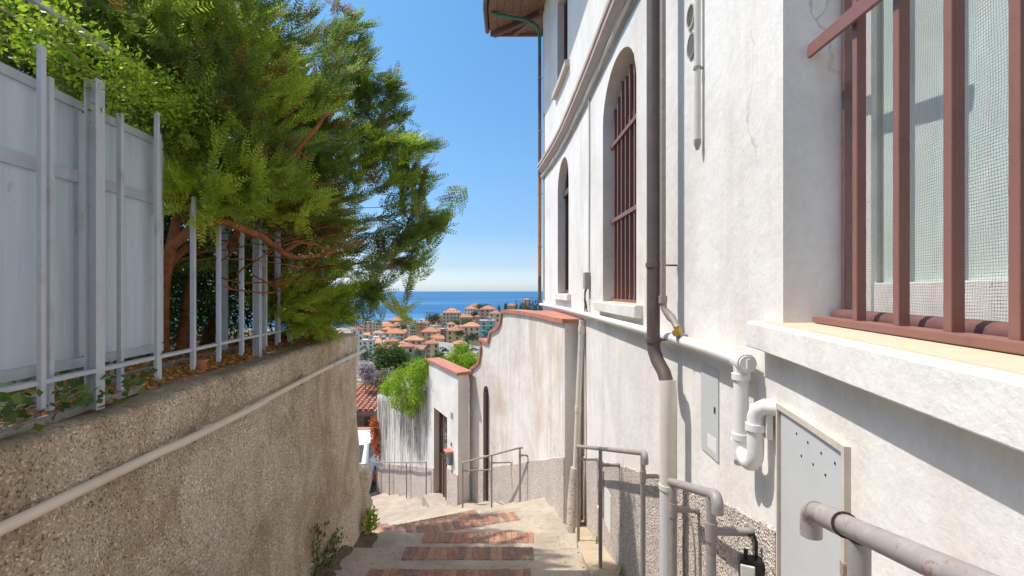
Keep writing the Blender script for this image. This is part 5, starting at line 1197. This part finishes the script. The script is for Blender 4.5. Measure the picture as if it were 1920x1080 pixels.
def town_house(px0, px1, ytop, ybase, Y, col, roof='hip', label=None, rz=0.0, st=None, awn=None, attic=False, group=None, ridge=None, dark=None):
    w = (px1 - px0) / F * Y; x = ((px0 + px1) / 2 - 960) / F * Y; zt = -(ytop - 545) / F * Y; zb = -(ybase - 545) / F * Y; h = zt - zb; d = max(8, min(w * .9, 16)); Yc = Y + d / 2
    if label == 'auto': label = locate(('far ' if Y > 550 else '') + col + {'hip': ' hip roofed house', 'gable': ' gabled house', 'flat': ' flat roofed house'}[roof], (px0 + px1) / 2, (ytop + ybase) / 2)
    t = thing('town_house', (x, Yc, zb), label or 'small far house with an orange roof among the crowded roofs towards the sea', 'house', group)
    Mz = Matrix.Rotation(rz, 3, 'Z'); T = lambda q: Vector((x, Yc, 0)) + Mz @ Vector(q)
    mb = MB(); mb.box((x, Yc, (zt + zb - 14) / 2), (w, d, h + 14), rz); mb.build('wall', WALLC[col], t)
    ov = .5; rh = ridge if ridge else min(w, d) * .26; hw, hd = w / 2 + ov, d / 2 + ov
    mb = MB(); rm = random.choice(ROOFC)
    if roof == 'hip':
        rl = max(0, hw - hd * .9)
        V = [T((-hw, -hd, zt)), T((hw, -hd, zt)), T((hw, hd, zt)), T((-hw, hd, zt)), T((-rl, 0, zt + rh)), T((rl, 0, zt + rh)), T((-hw, -hd, zt - .3)), T((hw, -hd, zt - .3)), T((hw, hd, zt - .3)), T((-hw, hd, zt - .3))]
        mb.add(V, [(0, 1, 5, 4), (1, 2, 5), (2, 3, 4, 5), (3, 0, 4), (6, 7, 1, 0), (7, 8, 2, 1), (8, 9, 3, 2), (9, 6, 0, 3), (6, 9, 8, 7)])
    elif roof == 'gable':
        V = [T((-hw, -hd, zt)), T((hw, -hd, zt)), T((hw, hd, zt)), T((-hw, hd, zt)), T((-hw, 0, zt + rh)), T((hw, 0, zt + rh))]
        mb.add(V, [(0, 1, 5, 4), (2, 3, 4, 5), (0, 4, 3), (1, 2, 5), (0, 3, 2, 1)])
    else:
        rm = FLATR; mb.box(T((0, 0, zt + .3)), (w + .5, d + .5, .6), rz); mb.box(T((w * .15, 0, zt + 1.4)), (w * .3, d * .3, 2.2), rz)
    ro = mb.build('roof', rm, t)
    if roof != 'flat':
        mb = MB(); mb.box(T((w * .2, d * .12, zt + rh * .9)), (.8, .8, 1.8), rz); mb.build('chimney', WALLC['beige'], ro)
    if roof == 'hip' and w > 9 and random.random() < .6:
        sgn = random.choice((-1, 1)); ww = w * random.uniform(.3, .45); hh = h * random.uniform(.5, .75); mb = MB(); mb.box(T((sgn * (w / 2 + ww / 2 - .2), -d * .1, zb + hh / 2 - 7)), (ww, d * .7, hh + 14), rz); wg = mb.build('wing', WALLC[col], t)
        mb = MB(); a_ = ww / 2 + .3; b2 = d * .35 + .3; q_ = Vector((sgn * (w / 2 + ww / 2 - .2), -d * .1, zb + hh))
        mb.add([T(q_ + Vector((-a_, -b2, 0))), T(q_ + Vector((a_, -b2, 0))), T(q_ + Vector((a_, b2, 0))), T(q_ + Vector((-a_, b2, 0))), T(q_ + Vector((0, 0, ww * .22)))], [(0, 1, 4), (1, 2, 4), (2, 3, 4), (3, 0, 4), (0, 3, 2, 1)]); mb.build('roof', random.choice(ROOFC), wg)
    if h > 8 and roof == 'hip' and random.random() < .6:
        mb = MB()
        for s_ in range(1, int(h / 3.2)): mb.box(T((w * random.choice((-.25, .25, 0)), -d / 2 - .55, zt - 3.2 * s_ - .5)), (w * .3, 1.1, .9), rz)
        mb.build('balcony', WALLC['white'], t, kind='stuff')
    st = st or max(1, int(h / 3.2)); nw = max(2, int(w / 3.2)); mb = MB(); mf = MB()
    for s in range(st):
        z = zt - h * (s + .55) / max(st, 1)
        for k in range(nw):
            xx_ = -w / 2 + w * (k + .5) / nw
            mb.box(T((xx_, -d / 2 - .03, z)), (1.15, .1, min(1.8, h / st * .55)), rz)
            mf.box(T((xx_, -d / 2 - .05, z - min(1.8, h / st * .55) / 2 - .12)), (1.5, .22, .16), rz)
        for k in range(2):
            for sd_ in (-1, 1): mb.box(T((sd_ * (w / 2 + .03), -d / 4 + k * d / 2, z)), (.1, 1.1, min(1.8, h / st * .55)), rz)
    mb.build('window', dark or SHUT, t, kind='stuff'); mf.build('window_ledge', WALLC['white'], t, kind='stuff')
    if attic:
        mb = MB()
        for k in (-.3, -.1, .1, .3): mb.box(T((w * k, -d * .33, zt + rh * .35)), (1.3, 1.4, 1.3), rz)
        mb.build('dormer', WALLC['rose'], ro)
    if awn:
        mb = MB()
        for q in awn: a, b_, zq = q[0] * w - w / 2, q[1] * w - w / 2, zt - q[2] * h; mb.prism([T((a, -d / 2 - .05, zq)), T((a, -d / 2 - 1.6, zq - 1.0)), T((a, -d / 2 - 1.6, zq - 1.25)), T((a, -d / 2 - .05, zq - .3))], Mz @ Vector((b_ - a, 0, 0)))
        mb.build('awning', TEAL, t)
    if w > 14 and roof == 'flat':
        mb = MB()
        for s in range(st): mb.box(T((-w * .2, -d / 2 - .6, zt - h * (s + .9) / st)), (w * .35, 1.2, .9), rz)
        mb.build('balcony', WALLC['white'], t, kind='stuff')
    return t
H = town_house
H(656, 678, 618, 660, 330, 'white', 'hip', 'white house with an orange roof and balconies just beyond the brown wall end', .3)
H(679, 698, 605, 655, 380, 'beige', 'flat', 'tall beige flat roofed apartment tower near the shore on the left', .15, 9)
H(700, 710, 606, 640, 400, 'cream', 'flat', 'narrow cream apartment tower next to the tall beige one', -.1, 7)
H(697, 717, 634, 668, 280, 'grey', 'flat', 'grey flat roofed block with a teal awning low on the left', .12, 5, [(.2, .55, .45)])
H(676, 697, 640, 680, 240, 'white', 'flat', 'white flat roofed block beside the brown wall end', .2, 6)
H(711, 738, 612, 632, 430, 'pink', 'hip', 'pinkish house with a terracotta hip roof right of the cream tower', .1)
H(729, 757, 601, 615, 560, 'rose', 'hip', 'rosy house with a low roof nearest the shoreline', -.1)
H(722, 757, 625, 646, 330, 'pink', 'hip', 'wide pink house with two teal awnings behind the big green tree', .05, 3, [(.2, .4, .15), (.6, .85, .15)])
H(720, 742, 640, 656, 250, 'orange', 'hip', 'small house with an orange roof peeping over the big green tree', .2)
H(771, 779, 606, 650, 360, 'yellow', 'flat', 'narrow bright yellow tower with a green awning on top', 0, 7, [(.1, 1.0, .02)])
H(779, 793, 606, 640, 375, 'orange', 'flat', 'orange flat roofed block joined to the yellow tower', 0, 6)
H(789, 822, 622, 650, 340, 'tan', 'hip', 'tan house with a wide roof in the middle of the town', -.08, 3)
H(757, 790, 638, 655, 270, 'pink', 'hip', 'long low pink house below the yellow tower', .1, 2)
H(796, 822, 644, 672, 260, 'cream', 'hip', 'cream house with an orange hip roof in front of the tan one', .12, 3)
H(829, 862, 586, 612, 480, 'beige', 'hip', 'big beige palazzo with attic dormers on the rise', .05, 4, None, True)
H(826, 837, 618, 642, 350, 'mauve', 'flat', 'grey mauve block between the tan house and the yellow villa', .0, 5)
H(838, 866, 620, 656, 270, 'yellow', 'hip', 'yellow villa with a terracotta roof and tall white trimmed windows', -.12, 4)
H(867, 899, 612, 640, 320, 'cream', 'hip', 'cream house with an orange roof behind the umbrella pines', .08, 3)
H(862, 886, 595, 612, 420, 'tan', 'hip', 'tan house with an orange roof stepping down from the palazzo', .1, 2)
H(871, 893, 579, 596, 560, 'white', 'hip', 'white house with an orange roof and chimney on the skyline', -.1, 3)
H(880, 900, 574, 584, 640, 'cream', 'hip', 'small cream house with an orange roof highest on the skyline', .1, 2)
H(899, 929, 580, 612, 380, 'rose', 'hip', 'large rose coloured house with blank side wall by the scroll', .02, 5, None, False, None, None)
H(917, 940, 588, 620, 330, 'cream', 'hip', 'cream house with balconies tucked against the scrolled coping', -.1, 4)
H(899, 927, 603, 640, 260, 'green', 'flat', 'grey green flat roofed block with large teal awnings', .05, 5, [(.35, .8, .12), (.1, .8, .38), (.15, .75, .60)])
H(951, 968, 573, 582, 620, 'orange', 'hip', 'low house with an orange roof on the ridge left of the cypresses', 0, 1)
H(982, 994, 562, 572, 700, 'rose', 'hip', 'rose roofed villa among the cypresses on the ridge', .1, 2)
H(838, 852, 608, 620, 400, 'white', 'hip', 'small white house with an orange roof above the yellow villa', .2, 2)
H(744, 772, 650, 676, 205, 'beige', 'hip', 'beige house with a salmon roof between the garden tree and the yellow tower foot', .25, 2)
H(772, 796, 655, 676, 215, 'rose', 'gable', 'rose house with a gable roof low beside the cream hip roofed house', -.2, 2)
H(700, 726, 653, 680, 190, 'pink', 'hip', 'pink house with a tiled roof half behind the garden tree crown', .1, 2)
H(738, 760, 614, 630, 470, 'tan', 'hip', 'tan house with a low hip roof above the teal awnings', .12, 2)
H(796, 822, 606, 620, 470, 'cream', 'gable', 'cream gabled house above the tan wide roofed one', -.15, 2)
H(757, 774, 612, 628, 440, 'white', 'flat', 'white flat roofed block left of the yellow tower', .1, 3)
H(850, 872, 645, 668, 210, 'tan', 'hip', 'tan house low behind the yellow green shrub', .2, 2)
H(808, 830, 632, 650, 330, 'rose', 'hip', 'rose house squeezed between the tan one and the mauve block', .2, 3)
random.seed(21)
for i in range(44):
    px = random.uniform(672, 905); Y = random.uniform(560, 1050); w = random.uniform(8, 17)
    yt = {0: np.interp(px, [660, 760, 830, 905], [612, 600, 592, 580])}[0] + (1050 - Y) / 490 * 12 + random.uniform(-1, 3)
    H(px, px + w, yt, yt + 9, Y, random.choice(['pink', 'cream', 'beige', 'rose', 'white', 'tan', 'mauve']), random.choice(['hip', 'hip', 'gable']), 'auto', random.uniform(-.3, .3), None, None, False, 'small houses towards the sea')
random.seed(33)
for i in range(46):
    px = random.uniform(676, 905); Y = random.uniform(240, 540); w = random.uniform(11, 22) * (330 / Y) ** .5
    yt = float(np.interp(Y, [240, 330, 440, 540], [650, 630, 614, 606])) - max(0, px - 790) * .10 + random.uniform(-4, 4)
    H(px, px + w, yt, yt + random.uniform(9, 20), Y, random.choice(['pink', 'cream', 'beige', 'rose', 'tan', 'cream', 'orange', 'yellow', 'white']), random.choice(['hip', 'hip', 'gable', 'gable', 'flat']), 'auto', random.uniform(-.5, .5), None, None, False, 'houses packed in the middle of the town')
random.seed(5)
TT = tree_thing
TT('town_tree', 'dark round tree left of the palazzo', 'tree', 812, 588, 612, 450, 32, M['leaf_dark'], 1500, 1.2)
TT('town_tree', 'grey green tree growing before the palazzo front', 'tree', 852, 597, 616, 440, 24, M['leaf_grey'], 1100, 1.2)
TT('town_tree', 'dark tree between the palazzo and the white house', 'tree', 893, 582, 604, 470, 18, M['leaf_dark'], 1100, 1.2)
TT('town_tree', 'bushy tree beside the tan house stepping down', 'tree', 876, 600, 615, 410, 28, M['leaf_grey'], 1000, 1.1)
TT('umbrella_pine', 'umbrella pine close to the yellow villa front', 'pine', 862, 620, 642, 255, 22, M['leaf_dark'], 1300, .5, None, 'umbrella')
TT('umbrella_pine', 'umbrella pine above the street by the scrolled wall', 'pine', 885, 626, 652, 240, 28, M['leaf_dark'], 1500, .5, None, 'umbrella')
TT('cypress', 'dark cypress between the two umbrella pines', 'cypress', 875, 616, 656, 250, 8, M['leaf_dark'], 900, .5, None, 'spire')
TT('town_tree', 'dense green tree in front of the cream hip roofed house', 'tree', 822, 658, 688, 200, 26, M['leaf_green'], 1800, .55)
TT('town_tree', 'pale olive tree left of the cream hip roofed house', 'tree', 782, 652, 690, 190, 22, M['leaf_grey'], 1600, .55)
TT('town_tree', 'green tree behind the big garden tree', 'tree', 765, 662, 695, 150, 26, M['leaf_green'], 1500, .45)
TT('town_tree', 'small tree among the roofs right of the pink hip roofed house', 'tree', 752, 608, 622, 420, 26, M['leaf_grey'], 900, 1.0)
TT('town_tree', 'low bushy tree below the white block', 'tree', 682, 648, 690, 120, 26, M['leaf_grey'], 1500, .35)
TT('town_tree', 'lone dark conifer on the skyline above the scrolled coping', 'tree', 935, 568, 588, 560, 8, M['leaf_dark'], 500, 1.0, None, 'spire')
TT('town_tree', 'dark rounded tree beside the low orange roof on the ridge', 'tree', 949, 568, 584, 560, 8, M['leaf_dark'], 500, 1.0)
TT('town_tree', 'bushy tree behind the rose house on the skyline', 'tree', 905, 570, 582, 600, 30, M['leaf_dark'], 900, 1.4)
for i, (px, yt, w) in enumerate(((968, 562, 7), (975, 565, 6), (979, 563, 6), (985, 566, 8), (994, 558, 5), (999, 557, 6), (1004, 561, 6), (1008, 558, 7), (1013, 560, 7), (1019, 561, 7), (1026, 560, 7))):
    ORD = ['first', 'second', 'third', 'fourth', 'fifth', 'sixth', 'seventh', 'eighth', 'ninth', 'tenth', 'eleventh']
    TT('cypress', 'dark slim cypress on the ridge, %s of its row counted from the sea side' % ORD[i], 'cypress', px, yt, 586, 520, w, M['leaf_dark'], 450, .9, 'cypress row on the ridge', 'spire')
TT('town_tree', 'round grey green tree in the cypress row', 'tree', 987, 570, 586, 515, 14, M['leaf_grey'], 700, 1.0)
for i in range(16):
    px = random.uniform(690, 900); Y = random.uniform(430, 800); y0 = 604 + (800 - Y) / 370 * 8 - max(0, px - 800) * .12
    mt = random.choice(['leaf_dark', 'leaf_grey']); TT('town_tree', locate({'leaf_dark': 'small dark tree', 'leaf_grey': 'small grey green tree'}[mt], px, y0 + 6), 'tree', px, y0, y0 + 12, Y, random.uniform(9, 18), M[mt], 400, 1.6, 'trees among the far roofs')
# street corner below the pines
mb = MB(); a = [P(826, 672, 215), P(905, 672, 215), P(905, 650, 250), P(822, 640, 265)]; mb.add(a, [(0, 1, 2, 3)]); mb.build('street_ground', M['kerb'], kind='structure')
for i, (px, py) in enumerate(((831, 655), (835, 660), (889, 657), (880, 660))):
    c = P(px, py, 228); t = thing('street_car', c, ['pale car at the street bend below the tan house', 'dark car behind the pale one at the street bend', 'grey car parked under the right umbrella pine', 'white car parked beside the cypress foot'][i], 'car')
    mb = MB(); mb.prism([c + Vector(q) for q in ((-2, -.8, .3), (2, -.8, .3), (2, -.8, .8), (1.2, -.8, .9), (.6, -.8, 1.4), (-1.2, -.8, 1.4), (-1.8, -.8, .9), (-2, -.8, .8))], (0, 1.6, 0)); mb.build('body', simple('small_car_paint_%d' % i, [(.6, .6, .6), (.1, .1, .12), (.35, .35, .37), (.7, .7, .7)][i], .3), t)
    mb = MB(); mb.box(c + Vector((-.3, 0, 1.15)), (1.6, 1.62, .36)); mb.build('window', M['darkglass'], t)
    for sx in (-1.2, 1.2):
        for sy in (-.8, .8): mb = MB(); mb.tube([c + Vector((sx, sy - .1, .3)), c + Vector((sx, sy + .1, .3))], .3, 10); mb.build('wheel', M['black'], t)
for o in bpy.data.objects:
    if '_o' in o: del o['_o']
